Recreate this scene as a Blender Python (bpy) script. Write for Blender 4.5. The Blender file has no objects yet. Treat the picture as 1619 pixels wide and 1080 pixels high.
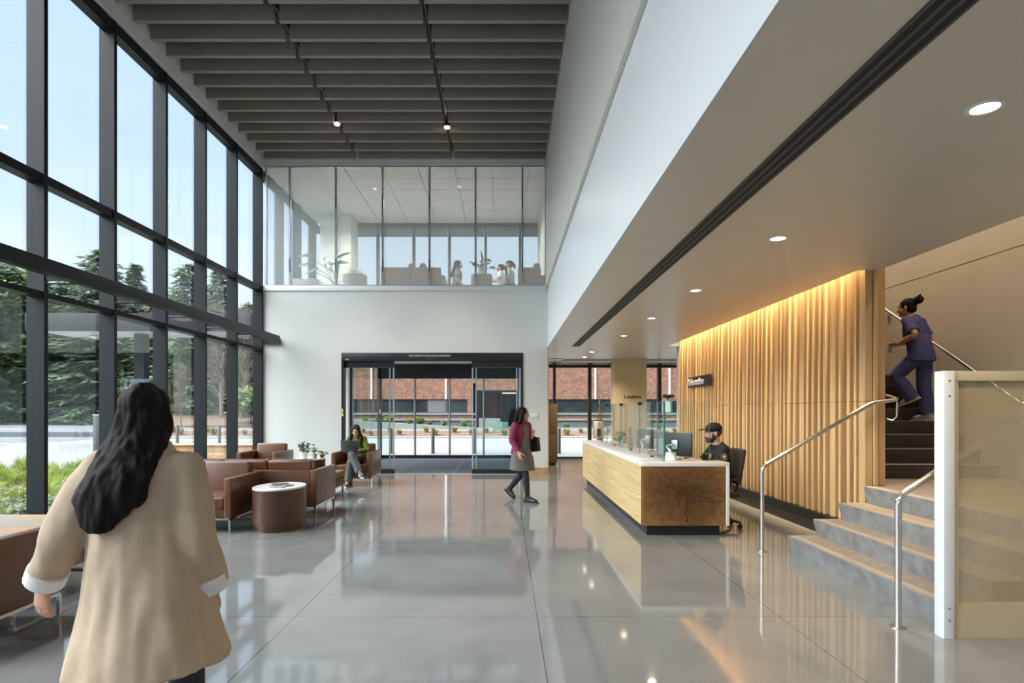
import bpy, bmesh, math, random
from mathutils import Vector, Matrix, Euler, noise
random.seed(7)
SC = bpy.context.scene
COL = SC.collection
PI = math.pi
V = Vector
# ------------------------------------------------------------------ helpers
F, VX, VY, EYE = 21 * 1619 / 36, 798.0, 650.0, 1.5
def at(px, py, Y):            # a sight line of the photograph met at distance Y (metres)
    return V(((px - VX) * Y / F, Y, EYE - (py - VY) * Y / F))

def world_of(o):
    m = Matrix.LocRotScale(o.location, o.rotation_euler, o.scale)
    return world_of(o.parent) @ m if o.parent else m

class MB:
    """collects shapes into one mesh"""
    def __init__(s):
        s.bm = bmesh.new()
    def box(s, x0, x1, y0, y1, z0, z1, bev=0.0, seg=2):
        r = bmesh.ops.create_cube(s.bm, size=1.0)
        vs = r['verts']
        for v in vs:
            v.co = V(((x0 + x1) / 2 + v.co.x * (x1 - x0), (y0 + y1) / 2 + v.co.y * (y1 - y0), (z0 + z1) / 2 + v.co.z * (z1 - z0)))
        if bev > 0:
            es = set()
            for v in vs:
                es.update(v.link_edges)
            bmesh.ops.bevel(s.bm, geom=list(es), offset=bev, segments=seg, profile=0.5, affect='EDGES')
        return s
    def obox(s, c, size, rot=(0, 0, 0), bev=0.0):
        m = Matrix.Translation(c) @ Euler(rot).to_matrix().to_4x4()
        n0 = len(s.bm.verts)
        t = MB(); t.box(-size[0] / 2, size[0] / 2, -size[1] / 2, size[1] / 2, -size[2] / 2, size[2] / 2, bev)
        s.merge(t, m)
        return s
    def merge(s, other, m=None):
        me = bpy.data.meshes.new('tmp'); other.bm.to_mesh(me); other.bm.free()
        if m is not None: me.transform(m)
        s.bm.from_mesh(me); bpy.data.meshes.remove(me)
        return s
    def prism(s, poly, axis, a, b):
        """extrude a 2D polygon along an axis ('x','y','z') from a to b"""
        def mk(p, t):
            return V((t, p[0], p[1])) if axis == 'x' else V((p[0], t, p[1])) if axis == 'y' else V((p[0], p[1], t))
        A = [s.bm.verts.new(mk(p, a)) for p in poly]
        B = [s.bm.verts.new(mk(p, b)) for p in poly]
        n = len(poly)
        s.bm.faces.new(A); s.bm.faces.new(B[::-1])
        for i in range(n):
            s.bm.faces.new((A[i], B[i], B[(i + 1) % n], A[(i + 1) % n]))
        bmesh.ops.recalc_face_normals(s.bm, faces=s.bm.faces)
        return s
    def quad(s, *pts):
        s.bm.faces.new([s.bm.verts.new(V(p)) for p in pts]); return s
    def lathe(s, prof, c=(0, 0, 0), n=32, sx=1.0, sy=1.0, cap=True):
        rings = []
        for r, z in prof:
            rings.append([s.bm.verts.new((c[0] + sx * r * math.cos(2 * PI * i / n), c[1] + sy * r * math.sin(2 * PI * i / n), c[2] + z)) for i in range(n)])
        for a, b in zip(rings, rings[1:]):
            for i in range(n):
                s.bm.faces.new((a[i], a[(i + 1) % n], b[(i + 1) % n], b[i]))
        if cap and prof[0][0] > 1e-6: s.bm.faces.new(rings[0][::-1])
        if cap and prof[-1][0] > 1e-6: s.bm.faces.new(rings[-1])
        return s
    def cyl(s, c, r, z0, z1, n=24):
        return s.lathe([(r, z0), (r, z1)], c, n)
    def chain(s, pts, radii, ref=(1, 0, 0), caps='rr', n=14, sub=3):
        """tapering tube through pts; radii = r or (along ref, across)"""
        P = [V(p) for p in pts]; RR = [(r, r) if not isinstance(r, (tuple, list)) else tuple(r) for r in radii]
        if sub > 1 and len(P) > 2:
            Q, S = [], []
            for i in range(len(P) - 1):
                p0, p1, p2, p3 = P[max(i - 1, 0)], P[i], P[i + 1], P[min(i + 2, len(P) - 1)]
                r0, r1, r2, r3 = RR[max(i - 1, 0)], RR[i], RR[i + 1], RR[min(i + 2, len(P) - 1)]
                for k in range(sub):
                    t = k / sub
                    def cr(a, b, c, d):
                        return 0.5 * ((2 * b) + (c - a) * t + (2 * a - 5 * b + 4 * c - d) * t * t + (3 * b - a - 3 * c + d) * t ** 3)
                    Q.append(cr(p0, p1, p2, p3)); S.append((cr(r0[0], r1[0], r2[0], r3[0]), cr(r0[1], r1[1], r2[1], r3[1])))
            Q.append(P[-1]); S.append(RR[-1]); P, RR = Q, S
        ref = V(ref)
        m = len(P); rings = []
        tang = [(P[min(i + 1, m - 1)] - P[max(i - 1, 0)]).normalized() for i in range(m)]
        def ring(p, t, a, b):
            u = ref - t * ref.dot(t)
            if u.length < 1e-4: u = t.orthogonal()
            u.normalize(); w = t.cross(u)
            return [s.bm.verts.new(p + u * (a * math.cos(2 * PI * k / n)) + w * (b * math.sin(2 * PI * k / n))) for k in range(n)]
        if caps[0] == 'r':
            for ang in (70, 35):
                a = math.radians(ang); q = min(RR[0])
                rings.append(ring(P[0] - tang[0] * q * math.sin(a), tang[0], RR[0][0] * math.cos(a), RR[0][1] * math.cos(a)))
        for i in range(m):
            rings.append(ring(P[i], tang[i], *RR[i]))
        if caps[1] == 'r':
            for ang in (35, 70):
                a = math.radians(ang); q = min(RR[-1])
                rings.append(ring(P[-1] + tang[-1] * q * math.sin(a), tang[-1], RR[-1][0] * math.cos(a), RR[-1][1] * math.cos(a)))
        for a, b in zip(rings, rings[1:]):
            for k in range(n):
                s.bm.faces.new((a[k], a[(k + 1) % n], b[(k + 1) % n], b[k]))
        s.bm.faces.new(rings[0][::-1]); s.bm.faces.new(rings[-1])
        return s
    def tube(s, pts, r, n=12, ref=(0.31, 0.2, 0.93)):
        return s.chain(pts, [r] * len(pts), ref, 'ff', n, 1)
    def ell(s, c, r, rot=None, n=16):
        q = bmesh.ops.create_uvsphere(s.bm, u_segments=n, v_segments=max(8, n // 2 + 2), radius=1.0)
        R = rot.to_matrix() if isinstance(rot, Euler) else (rot if rot is not None else Matrix.Identity(3))
        for v in q['verts']:
            v.co = V(c) + R @ V((v.co.x * r[0], v.co.y * r[1], v.co.z * r[2]))
        return s
    def mesh(s, name, sharp=35):
        me = bpy.data.meshes.new(name); s.bm.normal_update(); s.bm.to_mesh(me); s.bm.free()
        for p in me.polygons: p.use_smooth = True
        if sharp is not None: me.set_sharp_from_angle(angle=math.radians(sharp))
        return me
    def build(s, name, mat, parent=None, world=False, sharp=35):
        return link(name, s.mesh(name, sharp), mat, parent, world)

def link(name, me, mat, parent=None, world=False):
    if mat is not None and not me.materials: me.materials.append(mat)
    o = bpy.data.objects.new(name, me); COL.objects.link(o)
    if parent is not None:
        o.parent = parent
        if world: me.transform(world_of(parent).inverted())
    else:
        xs = [v.co for v in me.vertices]
        c = V(((min(v.x for v in xs) + max(v.x for v in xs)) / 2, (min(v.y for v in xs) + max(v.y for v in xs)) / 2, min(v.z for v in xs)))
        me.transform(Matrix.Translation(-c)); o.location = c
    return o

def tag(o, label, cat, group=None, kind=None):
    o['label'] = label; o['category'] = cat
    if group: o['group'] = group
    if kind: o['kind'] = kind
    return o
def thing(name, label, cat, loc=(0, 0, 0), rz=0.0, group=None, kind=None):
    o = bpy.data.objects.new(name, None); COL.objects.link(o)
    o.empty_display_size = 0.1
    o.location = loc; o.rotation_euler = (0, 0, rz)
    return tag(o, label, cat, group, kind)
def dup(root, loc=None, rz=None, label=None, group=None, scale=None):
    r = root.copy(); COL.objects.link(r)
    if loc is not None: r.location = loc
    if rz is not None: r.rotation_euler = (0, 0, rz)
    if scale is not None: r.scale = scale if isinstance(scale, tuple) else (scale,) * 3
    if label: r['label'] = label
    if group: r['group'] = group
    for ch in list(root.children):
        c = ch.copy(); COL.objects.link(c); c.parent = r
        for g in ch.children:
            d = g.copy(); COL.objects.link(d); d.parent = c
    return r
def light(name, kind, loc, energy, color=(1, 1, 1), rot=(0, 0, 0), parent=None, **kw):
    l = bpy.data.lights.new(name, kind); l.energy = energy; l.color = color
    for k, v in kw.items(): setattr(l, k, v)
    o = bpy.data.objects.new(name, l); COL.objects.link(o); o.location = loc; o.rotation_euler = rot
    if parent is not None: o.parent = parent
    return o
def text(name, body, size, mat, parent, loc, rot, extrude=0.003, sx=1.0, align='LEFT', offset=0.0):
    c = bpy.data.curves.new(name, 'FONT'); c.body = body; c.size = size; c.extrude = extrude; c.offset = offset; c.align_x = align
    o = bpy.data.objects.new(name, c); COL.objects.link(o)
    me = bpy.data.meshes.new_from_object(o.evaluated_get(bpy.context.evaluated_depsgraph_get()))
    bpy.data.objects.remove(o); bpy.data.curves.remove(c)
    me.name = name; me.materials.clear(); me.materials.append(mat)
    me.transform(Matrix.Diagonal((sx, 1, 1, 1)))
    o = bpy.data.objects.new(name, me); COL.objects.link(o)
    o.parent = parent; o.location = loc; o.rotation_euler = rot
    return o

# ------------------------------------------------------------------ materials
def srgb(r, g, b):
    f = lambda c: (c / 255 / 12.92) if c <= 10 else ((c / 255 + 0.055) / 1.055) ** 2.4
    return (f(r), f(g), f(b), 1)
class N:
    def __init__(s, name):
        s.m = bpy.data.materials.new(name); s.m.use_nodes = True
        s.t = s.m.node_tree; s.t.nodes.clear()
        s.out = s.t.nodes.new('ShaderNodeOutputMaterial')
    def n(s, t, **kw):
        x = s.t.nodes.new(t)
        for k, v in kw.items():
            if k.startswith('i_'):
                x.inputs[k[2:].replace('_', ' ')].default_value = v
            else: setattr(x, k, v)
        return x
    def l(s, a, b): s.t.links.new(a, b)
    def co(s): return s.n('ShaderNodeTexCoord').outputs['Object']
    def pos(s): return s.n('ShaderNodeNewGeometry').outputs['Position']
    def mapped(s, vec, scale=(1, 1, 1), loc=(0, 0, 0), rot=(0, 0, 0)):
        m = s.n('ShaderNodeMapping'); m.inputs['Scale'].default_value = scale; m.inputs['Location'].default_value = loc; m.inputs['Rotation'].default_value = rot
        s.l(vec, m.inputs['Vector']); return m.outputs[0]
    def noise(s, vec, scale=5, detail=4, rough=.5, dist=0):
        x = s.n('ShaderNodeTexNoise'); x.inputs['Scale'].default_value = scale; x.inputs['Detail'].default_value = detail
        x.inputs['Roughness'].default_value = rough; x.inputs['Distortion'].default_value = dist
        s.l(vec, x.inputs['Vector']); return x.outputs[0]
    def ramp(s, fac, stops, mode='LINEAR'):
        r = s.n('ShaderNodeValToRGB'); r.color_ramp.interpolation = mode
        e = r.color_ramp.elements
        while len(e) < len(stops): e.new(0.5)
        for i, (p, c) in enumerate(stops):
            e[i].position = p; e[i].color = c if len(c) == 4 else (*c, 1)
        s.l(fac, r.inputs[0]); return r.outputs[0]
    def mix(s, fac, a, b, blend='MIX'):
        x = s.n('ShaderNodeMix', data_type='RGBA', blend_type=blend)
        for sock, val in ((0, fac), (6, a), (7, b)):
            if hasattr(val, 'links') or hasattr(val, 'is_linked'): s.l(val, x.inputs[sock])
            else: x.inputs[sock].default_value = val
        return x.outputs[2]
    def math(s, op, a, b=None, c=None):
        x = s.n('ShaderNodeMath', operation=op)
        for i, v in enumerate((a, b, c)):
            if v is None: continue
            if hasattr(v, 'is_linked'): s.l(v, x.inputs[i])
            else: x.inputs[i].default_value = v
        return x.outputs[0]
    def bsdf(s, col, rough=.5, metal=0., spec=.5, bump=None, bstr=.2, bdist=.01, **kw):
        b = s.n('ShaderNodeBsdfPrincipled')
        for k, v in (('Base Color', col), ('Roughness', rough), ('Metallic', metal), ('Specular IOR Level', spec)):
            if hasattr(v, 'is_linked'): s.l(v, b.inputs[k])
            else: b.inputs[k].default_value = v
        for k, v in kw.items(): b.inputs[k.replace('_', ' ')].default_value = v
        if bump is not None:
            bp = s.n('ShaderNodeBump'); bp.inputs['Strength'].default_value = bstr; bp.inputs['Distance'].default_value = bdist
            s.l(bump, bp.inputs['Height']); s.l(bp.outputs[0], b.inputs['Normal'])
        s.l(b.outputs[0], s.out.inputs[0]); return s.m
def simple(name, col, rough=.5, metal=0., var=.06, scale=8, spec=.5, bscale=None, bstr=.15, stretch=(1, 1, 1), bdist=.004, **kw):
    k = N(name); c = k.mapped(k.co(), stretch)
    n = k.noise(c, scale, 3)
    d = tuple(max(0, x * (1 - var)) for x in col[:3]); e = tuple(min(1, x * (1 + var)) for x in col[:3])
    colr = k.ramp(n, [(.3, d), (.7, e)])
    bump = k.noise(c, bscale, 3) if bscale else None
    return k.bsdf(colr, rough, metal, spec, bump, bstr, bdist, **kw)
def emit(name, col, strength):
    k = N(name); e = k.n('ShaderNodeEmission'); e.inputs[0].default_value = col; e.inputs[1].default_value = strength
    k.l(e.outputs[0], k.out.inputs[0]); return k.m
def glass(name, tint=(1, 1, 1, 1), refl=1.0, haze=0.0, hazecol=(1, 1, 1, 1), ior=1.45, rough=0.0, lines=0):
    k = N(name)
    tr = k.n('ShaderNodeBsdfTransparent'); tr.inputs[0].default_value = tint
    gl = k.n('ShaderNodeBsdfGlossy'); gl.inputs['Roughness'].default_value = rough; gl.inputs[0].default_value = (1, 1, 1, 1)
    fr = k.n('ShaderNodeFresnel'); fr.inputs[0].default_value = ior
    fac = k.math('MULTIPLY', fr.outputs[0], refl)
    base = tr.outputs[0]
    if haze > 0:
        df = k.n('ShaderNodeBsdfDiffuse'); df.inputs[0].default_value = hazecol
        m0 = k.n('ShaderNodeMixShader'); m0.inputs[0].default_value = haze
        if lines:
            w = k.n('ShaderNodeTexWave', wave_type='BANDS', bands_direction='X'); w.inputs['Scale'].default_value = lines
            k.l(k.co(), w.inputs[0]); k.l(k.math('MULTIPLY_ADD', w.outputs[1], haze * 1.0, haze * .5), m0.inputs[0])
        k.l(base, m0.inputs[1]); k.l(df.outputs[0], m0.inputs[2]); base = m0.outputs[0]
    mx = k.n('ShaderNodeMixShader'); k.l(fac, mx.inputs[0]); k.l(base, mx.inputs[1]); k.l(gl.outputs[0], mx.inputs[2])
    k.l(mx.outputs[0], k.out.inputs[0]); return k.m

M = {}
M['white'] = simple('painted_white', (.66, .68, .655), .55, var=.015, scale=2)
M['white_gloss'] = simple('white_lacquer', (.70, .74, .75), .35, var=.01, scale=2)
M['panel'] = simple('white_wood_panel', (.60, .59, .55), .5, var=.04, scale=3, stretch=(1, 6, .4))
M['soffit'] = simple('soffit_paint', (.60, .565, .505), .35, var=.015, scale=2)
M['felt'] = simple('baffle_felt', (.29, .262, .225), .9, var=.08, scale=30)
M['black'] = simple('black_ceiling', (.012, .012, .012), .8)
M['charcoal'] = simple('charcoal_aluminium', (.010, .013, .0155), .5, var=.05, scale=3, spec=.25)
M['blackmetal'] = simple('black_metal', (.013, .014, .016), .35, var=.05)
M['chrome'] = simple('chrome', (.75, .76, .77), .12, 1.0, var=.02)
M['steel'] = simple('brushed_steel', (.60, .57, .53), .28, 1.0, var=.06, scale=20, stretch=(1, 1, .1))
M['alu'] = simple('satin_aluminium', (.62, .64, .66), .3, .8, var=.03)
M['plastic'] = simple('dark_plastic', (.02, .021, .023), .4, var=.05)
M['screenback'] = simple('monitor_shell', (.025, .032, .038), .35, var=.05)
M['quartz'] = simple('white_quartz', (.80, .79, .77), .25, var=.02, scale=30)
M['leather'] = simple('tan_leather', (.130, .050, .023), .32, var=.10, scale=5, bscale=120, bstr=.06, spec=.6)
M['leather_seam'] = simple('dark_leather_seam', (.10, .038, .018), .5)
M['walnut'] = simple('walnut_veneer', (.085, .035, .018), .4, var=.25, scale=6, stretch=(1.2, 1.2, 14))
M['olive'] = simple('olive_upholstery', (.10, .085, .03), .85, var=.2, scale=60, bscale=200)
M['skin'] = simple('skin', (.46, .235, .155), .5, var=.04, scale=12)
M['skin2'] = simple('skin_light', (.66, .40, .29), .5, var=.04, scale=12)
M['hair'] = simple('dark_hair', (.0045, .0035, .0035), .7, var=.5, scale=40, stretch=(1, 1, .15), bscale=90, bstr=.5, spec=.2)
M['hairbrown'] = simple('brown_hair', (.036, .018, .011), .6, var=.5, scale=40, stretch=(1, 1, .15), bscale=90, bstr=.5, spec=.2)
M['eye'] = simple('eye_white', (.8, .78, .75), .2); M['iris'] = simple('dark_iris', (.02, .012, .008), .2)
M['lips'] = simple('lips', (.45, .14, .11), .4)
M['rubberwhite'] = simple('white_rubber', (.72, .70, .64), .6)
M['terracotta'] = simple('white_ceramic', (.75, .75, .73), .35)
M['leaf'] = simple('plant_leaf', (.05, .17, .035), .4, var=.35, scale=9)
M['leafpale'] = simple('pale_plant_leaf', (.035, .11, .035), .4, var=.3, scale=6)
M['soil'] = simple('soil', (.03, .02, .014), .95, var=.4, scale=40)
M['paper'] = simple('paper', (.72, .73, .72), .5, var=.05)
M['concrete'] = simple('pale_concrete', (.175, .177, .18), .8, var=.06, scale=1.5)
M['kerb'] = simple('kerb_concrete', (.20, .205, .19), .85, var=.1, scale=4)
M['asphalt'] = simple('asphalt', (.10, .108, .12), .8, var=.12, scale=6)
M['greypanel'] = simple('grey_panel', (.055, .062, .066), .6, var=.05)
M['glass'] = glass('clear_glass', (.95, .975, .97, 1), 0.22)
M['cwglass'] = glass('curtain_wall_glass', (.92, .95, .97, 1), 0.22)
M['desk_glass'] = glass('screen_glass', (.93, .97, .955, 1), 0.5)
M['edge_glass'] = simple('glass_edge', (.10, .28, .23), .2)
M['frit'] = glass('fritted_glass', (.95, .97, .97, 1), 0.6, haze=.27, hazecol=(.85, .9, .89, 1), lines=40)

def floor_mat():
    k = N('polished_concrete'); p = k.pos()
    big = k.noise(p, .55, 5, .55, .6); mid = k.noise(p, 2.3, 6, .6, .4); fine = k.noise(p, 160, 2, .6)
    base = k.ramp(big, [(.3, (.19, .208, .215)), (.5, (.238, .256, .26)), (.7, (.295, .31, .308))])
    base = k.mix(.30, base, k.ramp(mid, [(.35, (.14, .14, .135)), (.65, (.29, .28, .26))]))
    base = k.mix(.30, base, k.ramp(fine, [(.36, (.075, .072, .068)), (.5, (.22, .215, .20)), (.66, (.40, .39, .36))]))
    sx = k.n('ShaderNodeSeparateXYZ'); k.l(p, sx.inputs[0])
    def joint(o, off, pitch, w):
        t = k.math('ADD', o, off); t = k.math('DIVIDE', t, pitch); t = k.math('FRACT', t)
        t = k.math('SUBTRACT', t, .5); t = k.math('ABSOLUTE', t); return k.math('LESS_THAN', t, w / pitch / 2)
    j = k.math('MAXIMUM', joint(sx.outputs[0], -.236 + .883, 1.766, .006), joint(sx.outputs[1], -4.36 + 1.765, 3.53, .006))
    base = k.mix(j, base, (.05, .048, .045, 1))
    rough = k.ramp(mid, [(.3, (.04,) * 3), (.7, (.09,) * 3)])
    wav = k.noise(p, 1.1, 2)
    return k.bsdf(base, rough, 0, .62, wav, .035, .05, IOR=1.8)
M['floor'] = floor_mat()

def wood(name, c1, c2, axis_scale, rough=.42, wscale=2.2, dist=6, bands='X'):
    k = N(name); c = k.mapped(k.co(), axis_scale)
    n = k.noise(c, wscale, 8, .6, dist * .12)
    w = k.n('ShaderNodeTexWave', wave_type='BANDS', bands_direction=bands); w.inputs['Scale'].default_value = wscale; w.inputs['Distortion'].default_value = dist; w.inputs['Detail'].default_value = 4
    k.l(c, w.inputs[0])
    f = k.math('MULTIPLY_ADD', w.outputs[1], .35, k.math('MULTIPLY', n, .65))
    return k.bsdf(k.ramp(f, [(.25, c1), (.7, c2)]), rough, 0, .4, n, .08, .003)
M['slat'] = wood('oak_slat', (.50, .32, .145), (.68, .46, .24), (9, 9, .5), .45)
M['slatshade'] = wood('oak_gap_shade', (.13, .062, .022), (.17, .085, .032), (9, 9, .5), .5)  # oak darkened so the shade between the slats is in its colour
M['oakend'] = wood('oak_end_panel', (.42, .26, .12), (.54, .35, .18), (12, 12, .5), .45)
def maple():
    k = N('pale_desk_wood'); c = k.co()
    warp = k.noise(k.mapped(c, (1, .7, 1.5)), .9, 3, .5)
    sx = k.n('ShaderNodeSeparateXYZ'); k.l(c, sx.inputs[0])
    v = k.math('MULTIPLY_ADD', warp, .30, sx.outputs[2])
    cb = k.n('ShaderNodeCombineXYZ'); k.l(k.math('MULTIPLY', sx.outputs[1], .35), cb.inputs[1]); k.l(k.math('MULTIPLY', v, 14), cb.inputs[2])
    grain = k.noise(cb.outputs[0], 1.6, 8, .7)
    patch = k.noise(k.mapped(c, (1, .8, 2)), 1.1, 4, .6, 1.2)
    base = k.ramp(grain, [(.30, (.42, .28, .105)), (.5, (.60, .43, .20)), (.68, (.70, .54, .28))])
    base = k.mix(k.ramp(patch, [(.56, (0, 0, 0)), (.70, (.55, .55, .55))]), base, (.30, .185, .065, 1))
    return k.bsdf(base, .38, 0, .4, grain, .06, .003)
M['maple'] = maple()
M['basewood'] = wood('oak_base', (.40, .25, .12), (.52, .34, .17), (.6, 9, 9), .5)
M['bench'] = wood('cedar_planks', (.42, .22, .10), (.60, .36, .18), (.5, 3, 9), .6)
M['locker'] = wood('brown_laminate', (.125, .082, .048), (.16, .105, .062), (9, 9, .6), .5)
def burl():
    k = N('burl_end_grain'); c = k.mapped(k.co(), (1, .001, 1), (-.01, 0, -.494))
    m = k.mapped(c, (1, 1, 1.15))
    nz = k.noise(m, 2.4, 6, .6); n2 = k.noise(m, 14, 6, .65)
    w = k.n('ShaderNodeTexWave', wave_type='RINGS', rings_direction='SPHERICAL'); w.inputs['Scale'].default_value = 9; w.inputs['Distortion'].default_value = 14; w.inputs['Detail'].default_value = 6; w.inputs['Detail Scale'].default_value = 2.2
    k.l(m, w.inputs[0])
    ln = k.n('ShaderNodeVectorMath', operation='LENGTH'); k.l(m, ln.inputs[0])
    rad = k.math('MULTIPLY_ADD', k.math('SUBTRACT', nz, .5), .6, ln.outputs['Value'])
    base = k.ramp(rad, [(.06, (.03, .011, .004)), (.20, (.085, .036, .011)), (.42, (.17, .08, .024)), (.62, (.36, .19, .055))])
    base = k.mix(.14, base, k.ramp(w.outputs[1], [(.2, (.055, .022, .007)), (.8, (.17, .083, .028))]))
    base = k.mix(.28, base, k.ramp(n2, [(.38, (.035, .014, .004)), (.66, (.30, .16, .05))]))
    # radial checks: thin dark splits running out of the heart
    sx = k.n('ShaderNodeSeparateXYZ'); k.l(m, sx.inputs[0])
    ang = k.math('ARCTAN2', sx.outputs[2], sx.outputs[0])
    wob = k.math('MULTIPLY_ADD', k.math('SUBTRACT', k.noise(m, 6, 3), .5), .7, ang)
    def crack(a0, wd, r0, r1):
        d = k.math('ABSOLUTE', k.math('SUBTRACT', wob, a0)); d = k.math('MULTIPLY', d, ln.outputs['Value'])
        a = k.math('LESS_THAN', d, wd); b = k.math('GREATER_THAN', ln.outputs['Value'], r0); e = k.math('LESS_THAN', ln.outputs['Value'], r1)
        return k.math('MULTIPLY', a, k.math('MULTIPLY', b, e))
    cr = None
    for a0, wd, r0, r1 in ((.30, .005, .16, .42), (-.08, .0045, .10, .52), (-.27, .004, .24, .45), (.66, .003, .3, .55), (-1.55, .0035, .03, .5), (2.95, .003, .26, .46), (2.55, .003, .22, .36), (1.15, .002, .03, .17), (-.85, .002, .03, .16), (-2.3, .002, .03, .18), (2.0, .002, .03, .16)):
        q = crack(a0, wd, r0, r1); cr = q if cr is None else k.math('MAXIMUM', cr, q)
    base = k.mix(cr, base, (.012, .006, .003, 1))
    return k.bsdf(base, .38, 0, .4, n2, .06, .003)
M['burl'] = burl()
def brick(name, rot=False):
    k = N(name); p = k.pos(); sx = k.n('ShaderNodeSeparateXYZ'); k.l(p, sx.inputs[0])
    cb = k.n('ShaderNodeCombineXYZ')
    xy = k.math('ADD', sx.outputs[0], sx.outputs[1])
    k.l(xy if not rot else sx.outputs[2], cb.inputs[0]); k.l(sx.outputs[2] if not rot else xy, cb.inputs[1])
    b = k.n('ShaderNodeTexBrick'); k.l(cb.outputs[0], b.inputs[0])
    b.inputs['Scale'].default_value = 1; b.inputs['Brick Width'].default_value = .25; b.inputs['Row Height'].default_value = .088; b.inputs['Mortar Size'].default_value = .009
    b.inputs['Color1'].default_value = (.11, .045, .032, 1); b.inputs['Color2'].default_value = (.30, .135, .082, 1); b.inputs['Mortar'].default_value = (.10, .075, .06, 1); b.inputs['Bias'].default_value = .1
    v = k.noise(p, 3, 3)
    return k.bsdf(k.mix(.2, b.outputs[0], k.ramp(v, [(.3, (.13, .065, .045)), (.7, (.28, .15, .10))])), .85)
M['brick'] = brick('brick_wall'); M['soldier'] = brick('brick_soldier', True)
def plaid():
    k = N('plaid_upholstery'); c = k.co()
    b = k.n('ShaderNodeTexBrick'); b.inputs['Scale'].default_value = 1; b.inputs['Brick Width'].default_value = .30; b.inputs['Row Height'].default_value = .09; b.inputs['Mortar Size'].default_value = .004
    b.inputs['Color1'].default_value = (.40, .20, .08, 1); b.inputs['Color2'].default_value = (.16, .22, .24, 1); b.inputs['Mortar'].default_value = (.07, .06, .06, 1)
    k.l(c, b.inputs[0]); n = k.noise(c, 3, 2)
    return k.bsdf(k.mix(.4, b.outputs[0], k.ramp(n, [(.35, (.20, .24, .25)), (.6, (.42, .27, .14))])), .9)
M['plaid'] = plaid()
def mesh_screen():
    k = N('perforated_metal'); c = k.co(); sx = k.n('ShaderNodeSeparateXYZ'); k.l(c, sx.inputs[0])
    P = .0165
    def dots(ox, oz):
        u = k.math('SUBTRACT', k.math('FRACT', k.math('ADD', k.math('DIVIDE', sx.outputs[0], P), ox)), .5)
        v = k.math('SUBTRACT', k.math('FRACT', k.math('ADD', k.math('DIVIDE', sx.outputs[2], P * .9), oz)), .5)
        return k.math('ADD', k.math('MULTIPLY', u, u), k.math('MULTIPLY', k.math('MULTIPLY', v, v), .81))
    d = k.math('MINIMUM', dots(0, 0), dots(.5, .5))
    hole = k.math('LESS_THAN', d, .058)
    pr = k.n('ShaderNodeBsdfPrincipled'); pr.inputs[0].default_value = (.50, .40, .24, 1); pr.inputs['Roughness'].default_value = .45
    tr = k.n('ShaderNodeBsdfTransparent'); mx = k.n('ShaderNodeMixShader')
    k.l(hole, mx.inputs[0]); k.l(pr.outputs[0], mx.inputs[1]); k.l(tr.outputs[0], mx.inputs[2]); k.l(mx.outputs[0], k.out.inputs[0])
    return k.m
M['perf'] = mesh_screen()
M['beigemetal'] = simple('beige_metal', (.48, .40, .26), .42, var=.02)
M['stairstone'] = simple('stair_concrete', (.20, .205, .205), .6, var=.22, scale=9, bscale=60)
M['tread'] = simple('tread_top', (.33, .27, .21), .55, var=.12, scale=10)
M['riserdark'] = simple('dark_riser', (.065, .055, .050), .7, var=.12, scale=6)
M['nosing'] = simple('nosing_strip', (.42, .36, .29), .6, var=.1)
M['stairwall'] = simple('stair_wall_panel', (.63, .56, .48), .5, var=.03, scale=1.2, stretch=(1, 3, .3))
M['mat'] = simple('entrance_mat', (.075, .085, .105), .95, var=.2, scale=60, stretch=(1, 8, 1))
M['lamp'] = emit('lamp_glow', (1, .82, .58, 1), 14)
M['spotlamp'] = emit('spot_glow', (1, .80, .55, 1), 14)
EXPOSURE, SKY, SUNSKY, COVE, DOWN, STAIR, LOUNGE = 0.40, 1.0, 12.5, 330, 75, 60, 280
# ------------------------------------------------------------------ camera, sky, view
cam = bpy.data.cameras.new('camera'); cam.lens = 21; cam.sensor_width = 36; cam.sensor_fit = 'HORIZONTAL'
cam.shift_x = (809.5 - VX) / 1619; cam.shift_y = (VY - 540) / 1619; cam.clip_end = 400
co = bpy.data.objects.new('camera', cam); COL.objects.link(co); co.location = (0, 0, EYE); co.rotation_euler = (PI / 2, 0, 0)
SC.camera = co
SC.view_settings.view_transform = 'Standard'; SC.view_settings.look = 'None'; SC.view_settings.gamma = 1; SC.view_settings.use_curve_mapping = False
SC.view_settings.exposure = EXPOSURE
c = SC.cycles
c.max_bounces = 10; c.diffuse_bounces = 4; c.glossy_bounces = 4; c.transmission_bounces = 4; c.transparent_max_bounces = 32
c.use_denoising = True; c.sample_clamp_indirect = 6; c.caustics_reflective = False; c.caustics_refractive = False

w = bpy.data.worlds.new('sky'); SC.world = w; w.use_nodes = True; nt = w.node_tree; nt.nodes.clear()
def wn(t, **k):
    x = nt.nodes.new(t)
    for a, b in k.items(): setattr(x, a, b)
    return x
wo = wn('ShaderNodeOutputWorld'); bg = wn('ShaderNodeBackground'); nt.links.new(bg.outputs[0], wo.inputs[0])
tc = wn('ShaderNodeTexCoord'); sp = wn('ShaderNodeSeparateXYZ'); nt.links.new(tc.outputs['Generated'], sp.inputs[0])
rp = wn('ShaderNodeValToRGB'); e = rp.color_ramp.elements
for i, (p, cc) in enumerate(((0.0, (.86, .94, 1.10)), (.16, (.84, .96, 1.16)), (.34, (.70, .89, 1.14)), (.52, (.62, .83, 1.12)), (.68, (1.3, 1.55, 1.85)), (1.0, (2.6, 2.75, 2.9)))):
    if i > 1: e.new(p)
    e[i].position = p; e[i].color = (*cc, 1)
nt.links.new(sp.outputs[2], rp.inputs[0])
mp = wn('ShaderNodeMapping'); mp.inputs['Scale'].default_value = (1, 1, 2.6); nt.links.new(tc.outputs['Generated'], mp.inputs[0])
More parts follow.
